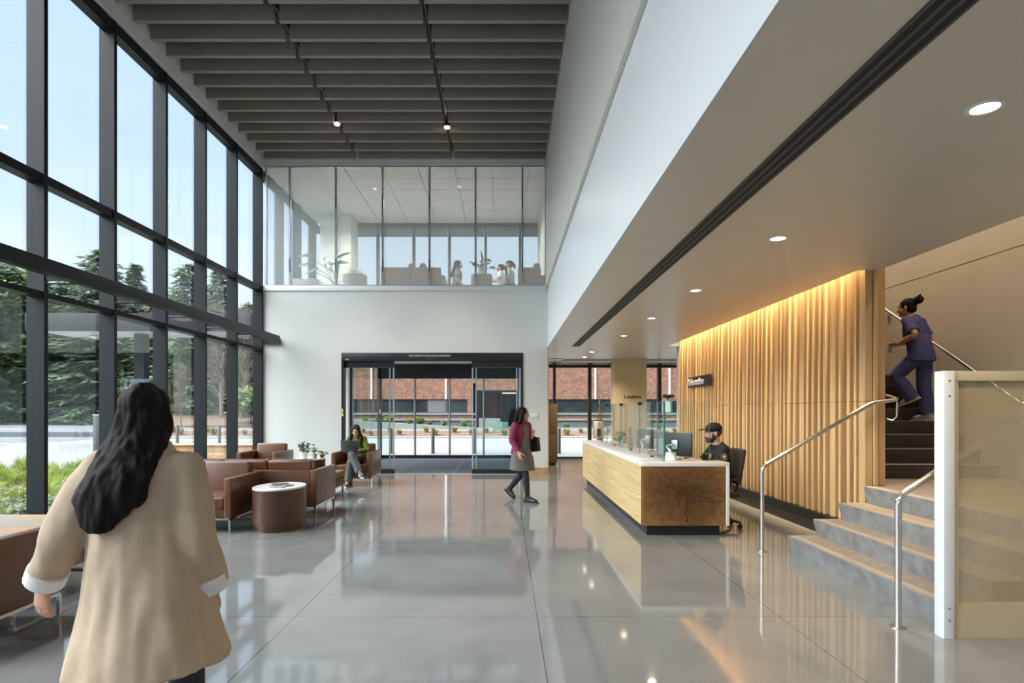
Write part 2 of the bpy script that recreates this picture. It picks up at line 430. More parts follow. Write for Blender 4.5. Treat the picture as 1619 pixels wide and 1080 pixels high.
nz = wn('ShaderNodeTexNoise'); nz.inputs['Scale'].default_value = 2.1; nz.inputs['Detail'].default_value = 6; nz.inputs['Roughness'].default_value = .55; nt.links.new(mp.outputs[0], nz.inputs['Vector'])
cr = wn('ShaderNodeValToRGB'); cr.color_ramp.elements[0].position = .42; cr.color_ramp.elements[1].position = .72
nt.links.new(nz.outputs[0], cr.inputs[0])
mx = wn('ShaderNodeMix', data_type='RGBA'); mx.inputs[7].default_value = (1.0, 1.05, 1.1, 1)
ml = wn('ShaderNodeMath', operation='MULTIPLY'); ml.inputs[1].default_value = .45; nt.links.new(cr.outputs[0], ml.inputs[0])
lt = wn('ShaderNodeMath', operation='LESS_THAN'); lt.inputs[1].default_value = .6; nt.links.new(sp.outputs[2], lt.inputs[0])
ml2 = wn('ShaderNodeMath', operation='MULTIPLY'); nt.links.new(ml.outputs[0], ml2.inputs[0]); nt.links.new(lt.outputs[0], ml2.inputs[1])
nt.links.new(ml2.outputs[0], mx.inputs[0]); nt.links.new(rp.outputs[0], mx.inputs[6])
# the bright half of the sky, round the veiled sun high behind the camera on the window side
dt = wn('ShaderNodeVectorMath', operation='DOT_PRODUCT'); dt.inputs[1].default_value = V((-.62, -.20, .76)).normalized(); nt.links.new(tc.outputs['Generated'], dt.inputs[0])
mr = wn('ShaderNodeMapRange', interpolation_type='SMOOTHSTEP'); mr.inputs[1].default_value = .60; mr.inputs[2].default_value = 1.0; mr.inputs[3].default_value = 0; mr.inputs[4].default_value = SUNSKY
nt.links.new(dt.outputs['Value'], mr.inputs[0])
ad = wn('ShaderNodeMix', data_type='RGBA', blend_type='ADD'); ad.inputs[0].default_value = 1
sc_ = wn('ShaderNodeMix', data_type='RGBA', blend_type='MULTIPLY'); sc_.inputs[0].default_value = 1; sc_.inputs[7].default_value = (1.0, .98, .94, 1)
nt.links.new(mr.outputs[0], sc_.inputs[6]); nt.links.new(mx.outputs[2], ad.inputs[6]); nt.links.new(sc_.outputs[2], ad.inputs[7])
nt.links.new(ad.outputs[2], bg.inputs[0]); bg.inputs[1].default_value = SKY

# ------------------------------------------------------------------ room shell
def S(name, mb, mat, label=None, cat='structure', **k):
    o = mb.build(name, mat, **k); o['kind'] = 'structure'; o['category'] = cat
    o['label'] = label or name.replace('_', ' ')
    return o
XL, YB, YF = -5.73, 14.17, 18.85          # inner face of the window wall, entrance wall, outer facade
YM = [7.495 + 1.335 * k for k in range(-9, 9)]
S('floor', MB().box(-5.95, 6.3, -4.6, YF, -.12, 0), M['floor'], 'polished grey concrete floor of the lobby', 'floor')
S('ceiling', MB().box(-5.95, 1.3, -4.6, YB, 8.1, 8.25), M['black'], 'black ceiling above the grey baffles', 'ceiling')
m = MB()                                                                 # entrance wall round the door opening
m.box(-5.74, -3.87, YB, YB + .18, 0, 4.35); m.box(.435, 1.02, YB, YB + .18, 0, 4.35); m.box(-3.87, .435, YB, YB + .18, 2.88, 4.35)
S('wall_back', m, M['white'], 'white wall around the sliding entrance doors', 'wall')
S('trim_1', MB().box(-5.74, 1.0, YB - .025, YB + .2, 4.35, 4.47, .006), M['white_gloss'], 'white ledge under the upper glass wall', 'trim')
S('trim_2', MB().box(-5.74, 1.02, YB - .05, YB + .15, 7.32, 8.1), M['white'], 'white bulkhead above the upper glass wall', 'trim')
S('baseboard_back', MB().box(.437, 1.03, YB - .02, YB, 0, .16).box(1.02, 1.045, YB - .02, YB + .18, 0, 3.03), M['basewood'], 'oak baseboard and edge trim right of the entrance doors', 'baseboard')
m = MB(); m.box(1.02, 1.028, -4.6, YB + .2, 3.03, 4.43); m.box(1.028, 1.25, -4.6, YB + .2, 3.36, 4.43)
S('wall_right', m, M['white_gloss'], 'smooth white band of wall above the dropped ceiling edge', 'wall')
m = MB()
for k in range(-3, 11):
    y0 = 1.05 + 1.335 * k
    if y0 + 1.32 < -4.6: continue
    m.box(.97, 1.25, max(-4.6, y0), min(YB, y0 + 1.325), 4.43, 8.1, .004, 1)
S('wall_right_upper', m, M['panel'], 'pale upper wall of tall panels with fine seams', 'wall')
# dropped ceiling on the right with the cove slot over the slat wall
m = MB(); m.box(1.03, 3.84, -4.6, 15.2, 3.03, 3.35); m.box(3.84, 4.06, -4.6, 6.5, 3.03, 3.35); m.box(3.84, 4.2, 14.12, 15.2, 3.03, 3.35)
S('ceiling_soffit', m, M['soffit'], 'smooth dropped ceiling over the reception desk', 'ceiling')
S('ceiling_stair', MB().box(4.0, 6.3, -4.6, 16, 7.3, 7.45), M['white'], 'high ceiling over the stairs', 'ceiling')
S('trim_3', MB().box(4.0, 4.06, -4.6, 14.2, 3.35, 7.3), M['white'], 'wall above the dropped ceiling edge by the stairs', 'wall')
# lay-in ceiling further back
m = MB(); m.box(1.02, 1.72, 15.2, YF, 3.03, 3.3); m.box(1.72, 7, 18.0, YF, 3.0, 3.3)
S('ceiling_rear', m, M['soffit'], 'plain ceiling edge by the rear windows', 'ceiling')
m = MB()
for i in range(7):
    for j in range(5):
        m.box(1.72 + i * .76, 1.72 + i * .76 + .75, 15.2 + j * .56, 15.2 + j * .56 + .55, 3.06, 3.1)
m.box(1.72, 7, 15.2, 18.0, 3.1, 3.3)
S('ceiling_tiles', m, M['soffit'], 'lay-in tile ceiling behind the reception', 'ceiling')
# walls that close the building
S('wall_stair', MB().box(6.06, 6.25, -4.6, 16, 0, 3.435).box(6.06, 6.25, -4.6, 16, 3.45, 7.3).box(6.075, 6.25, -4.6, 16, 3.4, 3.46), M['stairwall'], 'panelled wall beside the stairs with one horizontal joint', 'wall')
S('wall_stair_end', MB().box(4.13, 6.06, 14.2, 14.35, 0, 7.3), M['stairwall'], 'far end wall of the stairwell', 'wall')
S('wall_rear', MB().box(1.02, 6.25, -4.75, -4.6, 0, 7.4).box(-5.95, 1.3, -4.75, -4.6, 2.99, 8.1), M['white'], 'white wall behind the camera', 'wall')  # unseen; closed above the glazing to keep light off the baffle sides
S('wall_core', MB().box(6.06, 6.25, 16, YF, 0, 3.0), M['white'], 'side wall behind the slat wall', 'wall')
# upper lounge
S('floor_lounge', MB().box(-5.95, 1.25, YB + .18, YF, 3.35, 4.35), simple('lounge_floor', (.55, .53, .50), .6), 'floor of the upper lounge', 'floor')
m = MB()
for i in range(8):
    for j in range(6):
        m.box(-5.7 + i * .9, -5.7 + i * .9 + .882, YB + .2 + j * .79, YB + .2 + j * .79 + .77, 7.4, 7.44)
m.box(-5.95, 1.25, YB + .1, YF + .1, 7.44, 7.7)
S('ceiling_lounge', m, M['white'], 'white tile ceiling of the upper lounge', 'ceiling')
S('wall_lounge', MB().box(1.04, 1.25, YB + .2, YF, 4.35, 7.4), M['white'], 'right wall of the upper lounge', 'wall')
S('column_lounge', MB().box(-5.52, -4.6, 17.85, 18.72, 4.35, 7.4), M['white'], 'white square column in the upper lounge', 'column')

# left window wall: dark mullions, transoms, glass, white head strip
def window(name, label):
    o = thing(name, label, 'window', kind='structure'); return o
wl = window('window_1', 'tall window wall of dark mullions along the left side')
for i, y in enumerate(YM):
    if y > 14.2: z0 = 4.3
    else: z0 = 0
    a = MB().box(XL - .18, XL, y - .065, y, z0, 7.3); a.box(XL - .225, XL - .18, y - .06, y - .005, z0, 7.3)
    a.build('mullion', M['charcoal'], wl)
for z0, z1 in ((0.0, .12), (2.92, 2.99), (4.34, 4.455), (7.08, 7.24)):
    ye = 14.17 if z1 < 4.4 else YF
    MB().box(XL - .17, XL - .015, -4.6, ye, z0, z1).build('transom', M['charcoal'], wl)
for y0, y1, z0, z1 in [(YM[i] - .0, YM[i + 1] - .065, z0, z1) for i in range(len(YM) - 1) for z0, z1 in ((.1, 2.93), (2.98, 4.35), (4.45, 7.1))]:
    if y1 > 14.2 and z1 < 4.4: continue
    MB().box(XL - .135, XL - .125, y0 - .02, y1 + .02, z0, z1).build('glass_pane', M['cwglass'], wl)
S('trim_4', MB().box(XL - .2, XL - .005, -4.6, YB, 7.24, 8.1).box(XL - .02, XL + .06, -4.6, YB, 7.24, 7.62), M['white'], 'white strip along the head of the window wall', 'trim')
# unseen glazed end wall, added to let daylight in behind the camera
wr = window('window_2', 'unseen glazed end wall added behind the camera to let daylight in')
for i in range(6):
    MB().box(XL + 1.335 * i, XL + 1.335 * i + .065, -4.7, -4.52, 0, 2.99).build('mullion', M['charcoal'], wr)
for z0, z1 in ((0, .12), (2.92, 2.99)):
    MB().box(XL, 1.02, -4.68, -4.55, z0, z1).build('transom', M['charcoal'], wr)
MB().box(XL, 1.02, -4.64, -4.63, .1, 2.95).build('glass_pane', M['cwglass'], wr)
# sunshade tube along the window wall
t = thing('window_rail', 'dark horizontal tube rail running along the window wall mullions', 'rail', (-5.33, 4.7, 3.09))
MB().box(-5.40, -5.25, -4.5, 13.98, 3.09, 3.26, .018).build('tube', M['charcoal'], t, True)
for y in YM:
    if y < 14.2: MB().box(XL - .01, -5.3, y - .05, y - .035, 3.12, 3.22).box(XL - .01, -5.28, y - .085, y, 3.085, 3.093).build('bracket', M['charcoal'], t, True)

# upper glass wall
wg = window('window_3', 'frosted glass wall of the upper lounge')
px = [420, 458, 531, 605, 679, 752, 826, 863]
xs = [at(p, 0, YB).x for p in px]
for i, x in enumerate(xs):
    MB().box(x - .022, x + .022, YB - .01, YB + .05, 4.47, 7.32).build('glazing_bar', M['alu'], wg)
    if 0 < i < 7:
        for z in (4.8, 6.3): MB().box(x - .008, x + .008, YB - .016, YB - .008, z, z + .32).build('bar_slot', M['plastic'], wg)
for i in range(7):
    MB().box(xs[i] + .022, xs[i + 1] - .022, YB + .02, YB + .032, 4.47, 7.32).build('glass_pane', M['frit'], wg)
MB().box(xs[0], xs[-1], YB - .02, YB + .06, 7.28, 7.32).box(xs[0], xs[-1], YB - .02, YB + .06, 4.465, 4.49).build('frame', M['alu'], wg)

# outer facade, upper storey
wu = window('window_4', 'far windows of the upper lounge with roller blinds')
fx = [-5.1, -3.99, -2.86, -1.74, -.60, .48, 1.3]
for x in fx: MB().box(x - .04, x + .04, YF - .12, YF + .05, 4.35, 7.4).build('mullion', M['greypanel'], wu)
MB().box(-5.75, 1.3, YF - .1, YF + .05, 7.27, 7.5).box(-5.75, 1.3, YF - .1, YF + .05, 4.2, 4.42).build('transom', M['greypanel'], wu)
for a, b in zip(fx, fx[1:]):
    MB().box(a + .04, b - .04, YF - .01, YF, 4.4, 7.3).build('glass_pane', M['glass'], wu)
    MB().box(a + .05, b - .05, YF - .09, YF - .085, 6.97, 7.3).cyl((a, YF - .06, 0), .0, 0, 0).build('roller_blind', simple('blind_%g' % a, (.24, .25, .25), .8), wu)
# outer facade, ground storey right of the vestibule
wd = window('window_5', 'rear window wall with black mullions behind the reception')
for x, wdt in ((1.56, .08), (2.67, .10), (4.86, .10), (.46, .08), (5.9, .1)):
    MB().box(x - wdt / 2, x + wdt / 2, YF - .14, YF + .05, 0, 3.0).build('mullion', M['blackmetal'], wd)
MB().box(.46, 6.2, YF - .1, YF + .04, 2.86, 2.95).box(.46, 6.2, YF - .1, YF + .04, 0, .06).build('transom', M['blackmetal'], wd)
MB().box(.46, 6.2, YF - .02, YF - .01, .05, 2.87).build('glass_pane', M['glass'], wd)
MB().box(.46, 6.2, YF - .08, YF + .04, 2.95, 3.4).build('head_panel', M['white'], wd)
cl = S('column_1', MB().box(3.32, 4.29, 18.06, 18.72, 0, 3.06), simple('column_paint', (.74, .60, .37), .5, var=.02), 'beige column with the word Lockers', 'column')
text('lettering', 'Lockers', .165, M['plastic'], cl, (at(986, 0, 18.06).x - cl.location.x, -.335, EYE + 20 * 18.06 / F), (PI / 2, 0, 0), .002, offset=.002)

# slat wall
sw = thing('slat_wall', 'tall wall of vertical oak slats lit from above, behind the reception desk', 'wall', (4.0, 10, 0), kind='structure')
MB().box(4.0, 4.13, 6.5, 13.45, .02, 3.9).build('backing_wall', M['slatshade'], sw, True)
MB().box(4.048, 4.13, 6.485, 6.5, .69, 3.5).build('end_panel', M['oakend'], sw, True)
MB().box(3.885, 4.02, 6.52, 13.45, 0, .235).box(3.87, 3.9, 6.52, 13.45, 0, .11).build('black_base', M['blackmetal'], sw, True)
rs = random.Random(21); y = 6.5; m = MB()
wide = [0, 6, 10, 17, 24, 31, 38]; k = 0
while y < 13.4:
    wdt = .115 if k in (0, 4, 9, 14, 22, 27, 35) else rs.choice((.04, .045, .05, .06))
    gap = rs.choice((.075, .085, .095, .105)) if k else .018
    d = rs.choice((.095, .085, .10)) if wdt < .1 else .08
    y1 = min(y + wdt, 13.45)
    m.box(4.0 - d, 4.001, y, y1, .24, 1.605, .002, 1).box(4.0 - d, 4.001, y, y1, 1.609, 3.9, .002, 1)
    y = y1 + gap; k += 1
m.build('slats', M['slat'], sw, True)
MB().box(4.008, 4.042, 6.47, 6.5, .69, 3.5).build('edge_slat', M['slat'], sw, True)
light('cove_light', 'AREA', (3.865, 10.0, 3.58), COVE, (1, .74, .44), (0, math.radians(-14), 0), shape='RECTANGLE', size=.08, size_y=7.0, spread=math.radians(115))
si = thing('information_sign', 'black sign reading Information mounted on the oak slat wall', 'sign', (3.88, 11.85, 1.98))
MB().box(3.83, 3.87, 11.16, 12.50, 1.975, 2.195, .004).build('board', M['blackmetal'], si, True)
MB().box(3.86, 3.93, 11.3, 11.36, 2.06, 2.1).build('standoff', M['blackmetal'], si, True); MB().box(3.86, 3.93, 12.3, 12.36, 2.06, 2.1).build('standoff', M['blackmetal'], si, True)
text('lettering', 'Information', .185, M['quartz'], si, (3.827 - 3.88, 12.44 - 11.85, 2.03 - 1.98), (PI / 2, 0, -PI / 2), .008, 1.08, offset=.005)

# ceiling baffles
segs = [(-5.67, -3.52), (-3.44, -1.25), (-1.17, .95)]
protos = []
for r in range(-6, 12):
    yb = 9.1 + .450 * r
    if r < -3 and r % 2: pass
    for j, (a, b) in enumerate(segs):
        if r == -6:
            o = MB().box(a, b, yb, yb + .08, 7.45, 7.83, .004, 1).build('ceiling_baffle', M['felt'])
            tag(o, '', 'baffle', 'grey ceiling baffles'); protos.append(o)
        else:
            o = protos[j].copy(); COL.objects.link(o); o.location.y = yb + .04
        o['label'] = 'grey acoustic ceiling baffle hung in %s' % ('the column nearest the window wall', 'the middle column of three', 'the column beside the pale panel wall')[j]
for x in (-3.48, -1.21):
    o = MB().box(x - .018, x + .018, 3.0, YB - .1, 7.62, 7.66).build('lighting_track', M['blackmetal'])
    tag(o, 'black lighting track between baffle rows, %s' % ('nearer the windows' if x < -2 else 'nearer the panel wall'), 'track')
for x, yy in ((-3.48, 12.4), (-1.21, 12.55)):
    t = thing('track_spotlight', 'lit black spotlight hanging under the baffles, %s' % ('the one nearer the windows' if x < -2 else 'the one nearer the panel wall'), 'spotlight', (x, yy, 7.46), group='track spotlights')
    MB().cyl((0, 0, 0), .012, .04, .18).build('stem', M['blackmetal'], t)
    MB().lathe([(.0, .122), (.05, .12), (.058, .0), (.05, .0), (.045, .03)], (0, 0, 0), 24, cap=False).build('can', M['blackmetal'], t)
    MB().ell((0, -.005, -.002), (.06, .06, .03)).build('bulb', M['spotlamp'], t)
    light('spot_beam', 'SPOT', (x, yy, 7.4), 250, (1, .85, .65), (0, 0, 0), spot_size=1.0, spot_blend=.5, shadow_soft_size=.05)
# downlights
for i, (x, yy, zc) in enumerate([(2.42, 5.29 + 2.28 * q, 3.03) for q in range(-2, 4)] + [(2.29, 15.73, 3.06), (2.30, 17.2, 3.06)]):
    nm = ('second behind the camera', 'above the camera side', 'nearest in view', 'second from the near end', 'third from the near end', 'fourth from the near end', 'first in the tile ceiling', 'second in the tile ceiling')[i]
    t = thing('downlight', 'round recessed downlight in the reception ceiling, %s' % nm, 'light', (x, yy, zc), group='recessed downlights')
    MB().lathe([(.085, 0.0), (.083, -.006), (.064, -.006), (.060, -.001)], (0, 0, 0), 28, cap=False).build('trim_ring', M['white_gloss'], t)
    MB().lathe([(.061, -.002), (.0, -.004)], (0, 0, 0), 28, cap=False).build('lens', M['lamp'], t)
    light('downlight_beam', 'SPOT', (x, yy, zc - .03), DOWN * (2.5 if i > 5 else 1), (1, .80, .56), (0, 0, 0), spot_size=2.4, spot_blend=.6, shadow_soft_size=.06)
# slot diffuser
t = thing('slot_diffuser', 'long black triple slot air diffuser in the dropped ceiling', 'air vent', (1.68, 7, 3.02))
for k in range(3):
    MB().box(1.60 + k * .055, 1.635 + k * .055, -4, 14.1, 3.024, 3.034).build('slot', M['black'], t, True)
MB().box(1.585, 1.60, -4, 14.12, 3.022, 3.034).box(1.635, 1.655, -4, 14.12, 3.022, 3.034).box(1.69, 1.71, -4, 14.12, 3.022, 3.034).box(1.745, 1.76, -4, 14.12, 3.022, 3.034).build('frame', M['greypanel'], t, True)
tag(MB().box(1.1, 1.68, 17.25, 17.4, 3.022, 3.034).build('ceiling_vent', M['greypanel']), 'grey linear air vent in the ceiling edge by the rear windows', 'vent')

for i, yy in enumerate((4.5, 8.0, 11.5)):  # unseen lamps added to warm and brighten the stairwell
    t = thing('stair_fill_lamp', 'unseen round fill lamp added high over the stairs, %s' % ('over the landing', 'over the middle of the upper flight', 'over the top of the upper flight')[i], 'light', (5.1, yy, 7.3), group='added stair fill lamps')
    MB().lathe([(.25, 0), (.25, -.05), (.24, -.06)], n=32, cap=False).build('trim_ring', M['white_gloss'], t)
    MB().lathe([(.24, -.05), (0, -.055)], n=32, cap=False).build('lens', M['lamp'], t)
    light('stair_fill_beam', 'AREA', (5.1, yy, 7.2), STAIR, (1, .80, .56), (0, 0, 0), shape='DISK', size=.5)

for i, pxx in enumerate((568, 671, 774)):  # beams added to brighten the lounge ceiling; the round spots themselves are unlit
    q = at(pxx, 316, 15.7 * 1.0); q = at(pxx, 316, 5.9 * F / 334)
    t = thing('lounge_fill_fitting', 'small unlit round fitting in the upstairs ceiling with an added beam, %s of three' % ('leftmost', 'middle', 'rightmost')[i], 'light', (q.x, q.y, 7.4), group='upstairs fittings with added beams')
    MB().lathe([(.07, 0.0), (.068, -.006), (.05, -.006), (.046, -.001)], n=24, cap=False).build('trim_ring', M['white_gloss'], t)
    MB().lathe([(.047, -.002), (.0, -.004)], n=24, cap=False).build('lens', M['quartz'], t)
    light('lounge_fill_beam', 'SPOT', (q.x, q.y, 7.36), LOUNGE, (1, .93, .82), (0, 0, 0), spot_size=2.6, spot_blend=.6, shadow_soft_size=.1)
# ------------------------------------------------------------------ entrance doors and vestibule
dn = thing('door_1', 'black framed sliding glass entrance doors with a wide header', 'door', kind='structure')
def slab(name, mat, x0, x1, y0, y1, z0, z1, par, bev=0.0):
    return MB().box(x0, x1, y0, y1, z0, z1, bev).build(name, mat, par, True)
yd = YB + .06
slab('header', M['blackmetal'], -3.87, .435, YB - .03, YB + .16, 2.68, 2.88, dn, .004)
slab('jamb', M['blackmetal'], -3.87, -3.82, YB - .02, YB + .16, 0, 2.68, dn)
slab('jamb', M['blackmetal'], .385, .435, YB - .02, YB + .16, 0, 2.68, dn)
def leaf(x0, x1, y, name='sliding_leaf'):
    m = MB()
    f = slab(name, M['blackmetal'], x0, x1, y - .02, y + .02, 0.01, .12, dn)
    slab('top_rail', M['blackmetal'], x0, x1, y - .02, y + .02, 2.53, 2.68, f)
    slab('stile', M['alu'], x0, x0 + .028, y - .022, y + .022, .12, 2.53, f)
    slab('stile', M['alu'], x1 - .028, x1, y - .022, y + .022, .12, 2.53, f)
    slab('glass_pane', M['glass'], x0 + .028, x1 - .028, y - .006, y + .006, .12, 2.53, f)
leaf(-3.82, -2.73, YB + .10, 'fixed_leaf'); leaf(-3.72, -2.625, YB + .04)
leaf(-.70, .385, YB + .10, 'fixed_leaf'); leaf(-.78, .30, YB + .04)
slab('threshold', M['alu'], -3.87, .435, YB - .03, YB + .16, 0, .012, dn)
sn = slab('sensor', M['plastic'], -1.83, -1.58, YB - .07, YB - .03, 2.70, 2.76, dn, .01)
text('notice_lettering', 'DOOR TO REMAIN OPEN AND UNLOCKED DURING BUSINESS HOURS', .062, M['paper'], dn, (-2.27, YB - .031, 2.79), (PI / 2, 0, 0), .0005, .50)
slab('maker_mark', M['paper'], -3.78, -3.69, YB - .032, YB - .03, 2.72, 2.732, dn)
slab('yellow_sticker', simple('yellow_label', (.70, .52, .02), .5), -3.868, -3.825, YB - .022, YB - .02, 1.46, 1.56, dn)
slab('white_sticker', M['paper'], -3.868, -3.825, YB - .022, YB - .02, 1.38, 1.44, dn)
dv = thing('door_2', 'outer glass doors of the entrance vestibule', 'door', kind='structure')
slab('header', M['blackmetal'], -3.95, .46, YF - .1, YF + .08, 2.52, 3.0, dv)
for x in (-2.84, -1.745, -.675):
    slab('stile', M['alu'], x - .02, x + .022, YF - .03, YF + .03, .1, 2.52, dv); slab('gasket', M['blackmetal'], x + .022, x + .04, YF - .03, YF + .03, .1, 2.52, dv)
slab('jamb', M['greypanel'], -4.0, -3.88, YF - .1, YF + .06, 0, 2.96, dv)
slab('bottom_rail', M['blackmetal'], -3.88, .46, YF - .03, YF + .03, 0, .11, dv)
slab('glass_pane', M['glass'], -3.88, .42, YF - .006, YF + .006, .11, 2.52, dv)
slab('yellow_sticker', M['paper'], -3.93, -3.89, YF - .104, YF - .1, 1.42, 1.56, dv)
S('ceiling_vestibule', MB().box(-4.0, .5, YB + .18, YF - .1, 2.975, 3.3), M['white'], 'white ceiling of the vestibule', 'ceiling')
wv = thing('window_6', 'glass side wall of the vestibule', 'window', kind='structure')
slab('glass_pane', M['cwglass'], -3.90, -3.888, YB + .2, YF - .1, .1, 3.02, wv)
slab('sill', M['blackmetal'], -3.93, -3.86, YB + .18, YF - .1, 0, .1, wv)
slab('mullion', M['blackmetal'], -3.93, -3.86, 15.1, 15.14, .1, 3.02, wv)
S('wall_vestibule', MB().box(.44, .47, YB + .18, YF - .1, 0, 3.02), M['white'], 'right side wall of the vestibule', 'wall')
em = thing('entrance_mat', 'dark blue grey ribbed entrance mat in the vestibule', 'mat', (-1.7, 16.4, 0.001))
for a, b in ((-3.85, -2.62), (-2.60, -1.23), (-1.21, .42)): slab('mat_strip', M['mat'], a, b, YB + .2, YF - .06, .001, .014, em)
for a in (-2.615, -1.225): slab('metal_strip', M['alu'], a, a + .01, YB + .2, YF - .06, .001, .015, em)
t = thing('light_switch', 'white wall switch plate right of the entrance doors', 'switch', (at(845, 656, YB).x, YB - .012, 1.38))
MB().box(-.09, .09, .0, .012, -.04, .06, .003).build('plate', M['quartz'], t); MB().box(-.05, -.02, -.006, .0, -.01, .03).build('toggle', M['quartz'], t); MB().box(.02, .05, -.006, .0, -.01, .03).build('toggle', M['quartz'], t)
# ------------------------------------------------------------------ locker cabinet
lk = thing('locker_cabinet', 'tall brown locker cabinet beside the end of the entrance wall', 'cabinet', (1.3, 17.4, 0))
slab('body', M['locker'], 1.16, 1.46, 16.55, 18.2, .06, 1.69, lk, .004)
slab('plinth', M['blackmetal'], 1.17, 1.42, 16.58, 18.18, 0, .06, lk)
for i, (z0, z1) in enumerate(((.10, .86), (.88, 1.66))):
    d = slab('door', M['locker'], 1.17, 1.45, 16.53, 16.55, z0, z1, lk, .003)
    slab('handle', M['oakend'], 1.185, 1.20, 16.50, 16.53, z0 + .18, z1 - .12, d)
# ------------------------------------------------------------------ reception desk
dk = thing('reception_desk', 'long pale wood reception desk with white top and dark burl end', 'desk', (2.16, 9.8, 0))
slab('kick_base', M['blackmetal'], 1.72, 2.60, 7.235, 12.5, 0, .13, dk)
slab('front_panel', M['maple'], 1.645, 1.70, 7.165, 12.6, .13, .838, dk)
slab('burl_panel', M['burl'], 1.645, 2.643, 7.14, 7.20, .13, .838, dk)
ct = MB(); ct.box(1.64, 2.685, 7.13, 7.46, .838, .886, .004); ct.box(1.64, 2.04, 7.45, 12.62, .838, .886, .004)
ct.build('countertop', M['quartz'], dk, True)
slab('waterfall_panel', M['quartz'], 2.645, 2.685, 7.13, 7.46, .13, .84, dk, .003)
slab('end_panel', M['maple'], 1.70, 2.6, 12.54, 12.6, .13, .838, dk)
slab('worktop', simple('worktop', (.42, .33, .22), .45), 2.04, 2.56, 7.46, 12.54, .79, .82, dk)
slab('modesty_panel', M['locker'], 1.98, 2.04, 7.46, 12.54, .13, .84, dk)
# glass screens
xg = 1.955
joints = [7.335, 8.66, 10.03, 11.43, 12.55]
for i, (a, b) in enumerate(zip(joints, joints[1:])):
    t = thing('glass_screen', 'clear glass screen on the white desk top, %s' % ('longest run nearest the burl end', 'second from the burl end', 'third from the burl end', 'at the far end of the desk')[i], 'screen', (xg, (a + b) / 2, .888), group='desk screens')
    slab('glass_pane', M['desk_glass'], xg - .005, xg + .005, a + .012, b - .004, .888, 1.625, t)
    slab('glass_edge', M['edge_glass'], xg - .0052, xg + .0052, a + .006, a + .012, .888, 1.625, t)
    slab('clamp', M['plastic'], xg - .03, xg + .012, b - .06, b - .005, 1.585, 1.63, t)
    slab('clamp_foot', M['plastic'], xg - .012, xg + .02, a + .6, a + .66, .886, .91, t)
t = thing('glass_screen', 'clear glass screen facing the camera beside the seated guard', 'screen', (2.23, 7.33, .888), group='desk screens')
slab('glass_pane', M['desk_glass'], 1.962, 2.505, 7.325, 7.335, .888, 1.625, t); slab('glass_edge', M['edge_glass'], 2.505, 2.511, 7.3245, 7.3355, .888, 1.625, t)
slab('glass_edge', M['edge_glass'], 1.945, 1.962, 7.3245, 7.3355, .888, 1.625, t); slab('dark_edge', M['plastic'], 1.95, 1.972, 7.34, 7.35, 1.08, 1.60, t)
slab('shelf', M['oakend'], 1.95, 2.11, 7.29, 7.38, 1.6255, 1.645, t)
t = thing('webcam', 'small black webcam on top of the glass screen', 'camera', (2.01, 7.34, 1.6465))
MB().cyl((0, 0, 0), .022, 0, .018).build('base', M['plastic'], t)
MB().chain([(-.05, 0, .04), (.05, 0, .04)], [.024, .024], (0, 0, 1)).build('body', M['plastic'], t)
MB().ell((.0, -.022, .04), (.014, .008, .014)).build('lens', M['eye' if False else 'blackmetal'], t)
# monitors
def monitor(x, y, z, rz, label, w=.54, h=.31, first=[None]):
    if first[0] is None:
        t = thing('computer_monitor', label, 'monitor', (x, y, z), rz, 'desk monitors'); first[0] = t
        MB().box(-w / 2, w / 2, -.012, .012, .08, .08 + h, .006).build('housing', M['screenback'], t)
        MB().box(-w / 2 + .008, w / 2 - .008, .0122, .0135, .09, .072 + h).build('screen', M['blackmetal'], t)
        MB().box(-.05, .05, -.035, -.012, .17, .29, .006).build('arm_mount', M['alu'], t)
        MB().chain([(0, -.03, .23), (-.08, -.09, .21), (.02, -.13, .14), (.02, -.13, .01)], [.018] * 4, (0, 1, 0), 'ff').build('arm', M['alu'], t)
        MB().cyl((.02, -.13, 0), .05, 0, .012).build('arm_base', M['alu'], t)
        return t
    return dup(first[0], (x, y, z), rz, label)
monitor(2.30, 8.02, .82, math.radians(-58), 'dark monitor seen from behind, in front of the seated guard')
monitor(2.28, 9.5, .82, math.radians(-62), 'dark monitor in the middle of the desk, second from the guard')
monitor(2.28, 10.9, .82, math.radians(-100), 'dark monitor toward the far end of the desk, third from the guard')
t = thing('keyboard', 'dark keyboard on the desk before the guard', 'keyboard', (2.46, 7.98, .8205), math.radians(90))
MB().box(-.2, .2, -.06, .06, 0, .018, .004).build('case', M['plastic'], t); MB().box(-.19, .19, -.05, .05, .018, .022).build('keys', M['screenback'], t)
t = thing('desk_phone', 'black desk phone behind the glass screen', 'phone', (2.22, 8.75, .8205), math.radians(-60))
MB().box(-.1, .1, -.09, .09, 0, .05, .01).build('base', M['plastic'], t); MB().chain([(-.07, -.09, .075), (-.07, 0, .09), (-.07, .09, .075)], [.022, .016, .022], (1, 0, 0)).build('handset', M['plastic'], t)
t = thing('pen_cup', 'brown cup of pens behind the far glass screen', 'cup', (2.16, 10.3, .8205))
MB().cyl((0, 0, 0), .05, 0, .13).build('cup', M['walnut'], t)
for k in range(5): MB().tube([(.02 * math.cos(k), .02 * math.sin(k), .05), (.05 * math.cos(k * 1.3), .05 * math.sin(k * 1.3), .24)], .004, 6).build('pen', (M['plastic'], M['alu'])[k % 2], t)
t = thing('desk_plant', 'little potted plant at the far part of the desk', 'plant', (2.2, 11.3, .8205))
MB().lathe([(.0, 0), (.05, 0), (.065, .09), (.055, .09), (.05, .08), (0, .08)], cap=False).build('pot', M['blackmetal'], t)
lm = MB(); rr = random.Random(5)
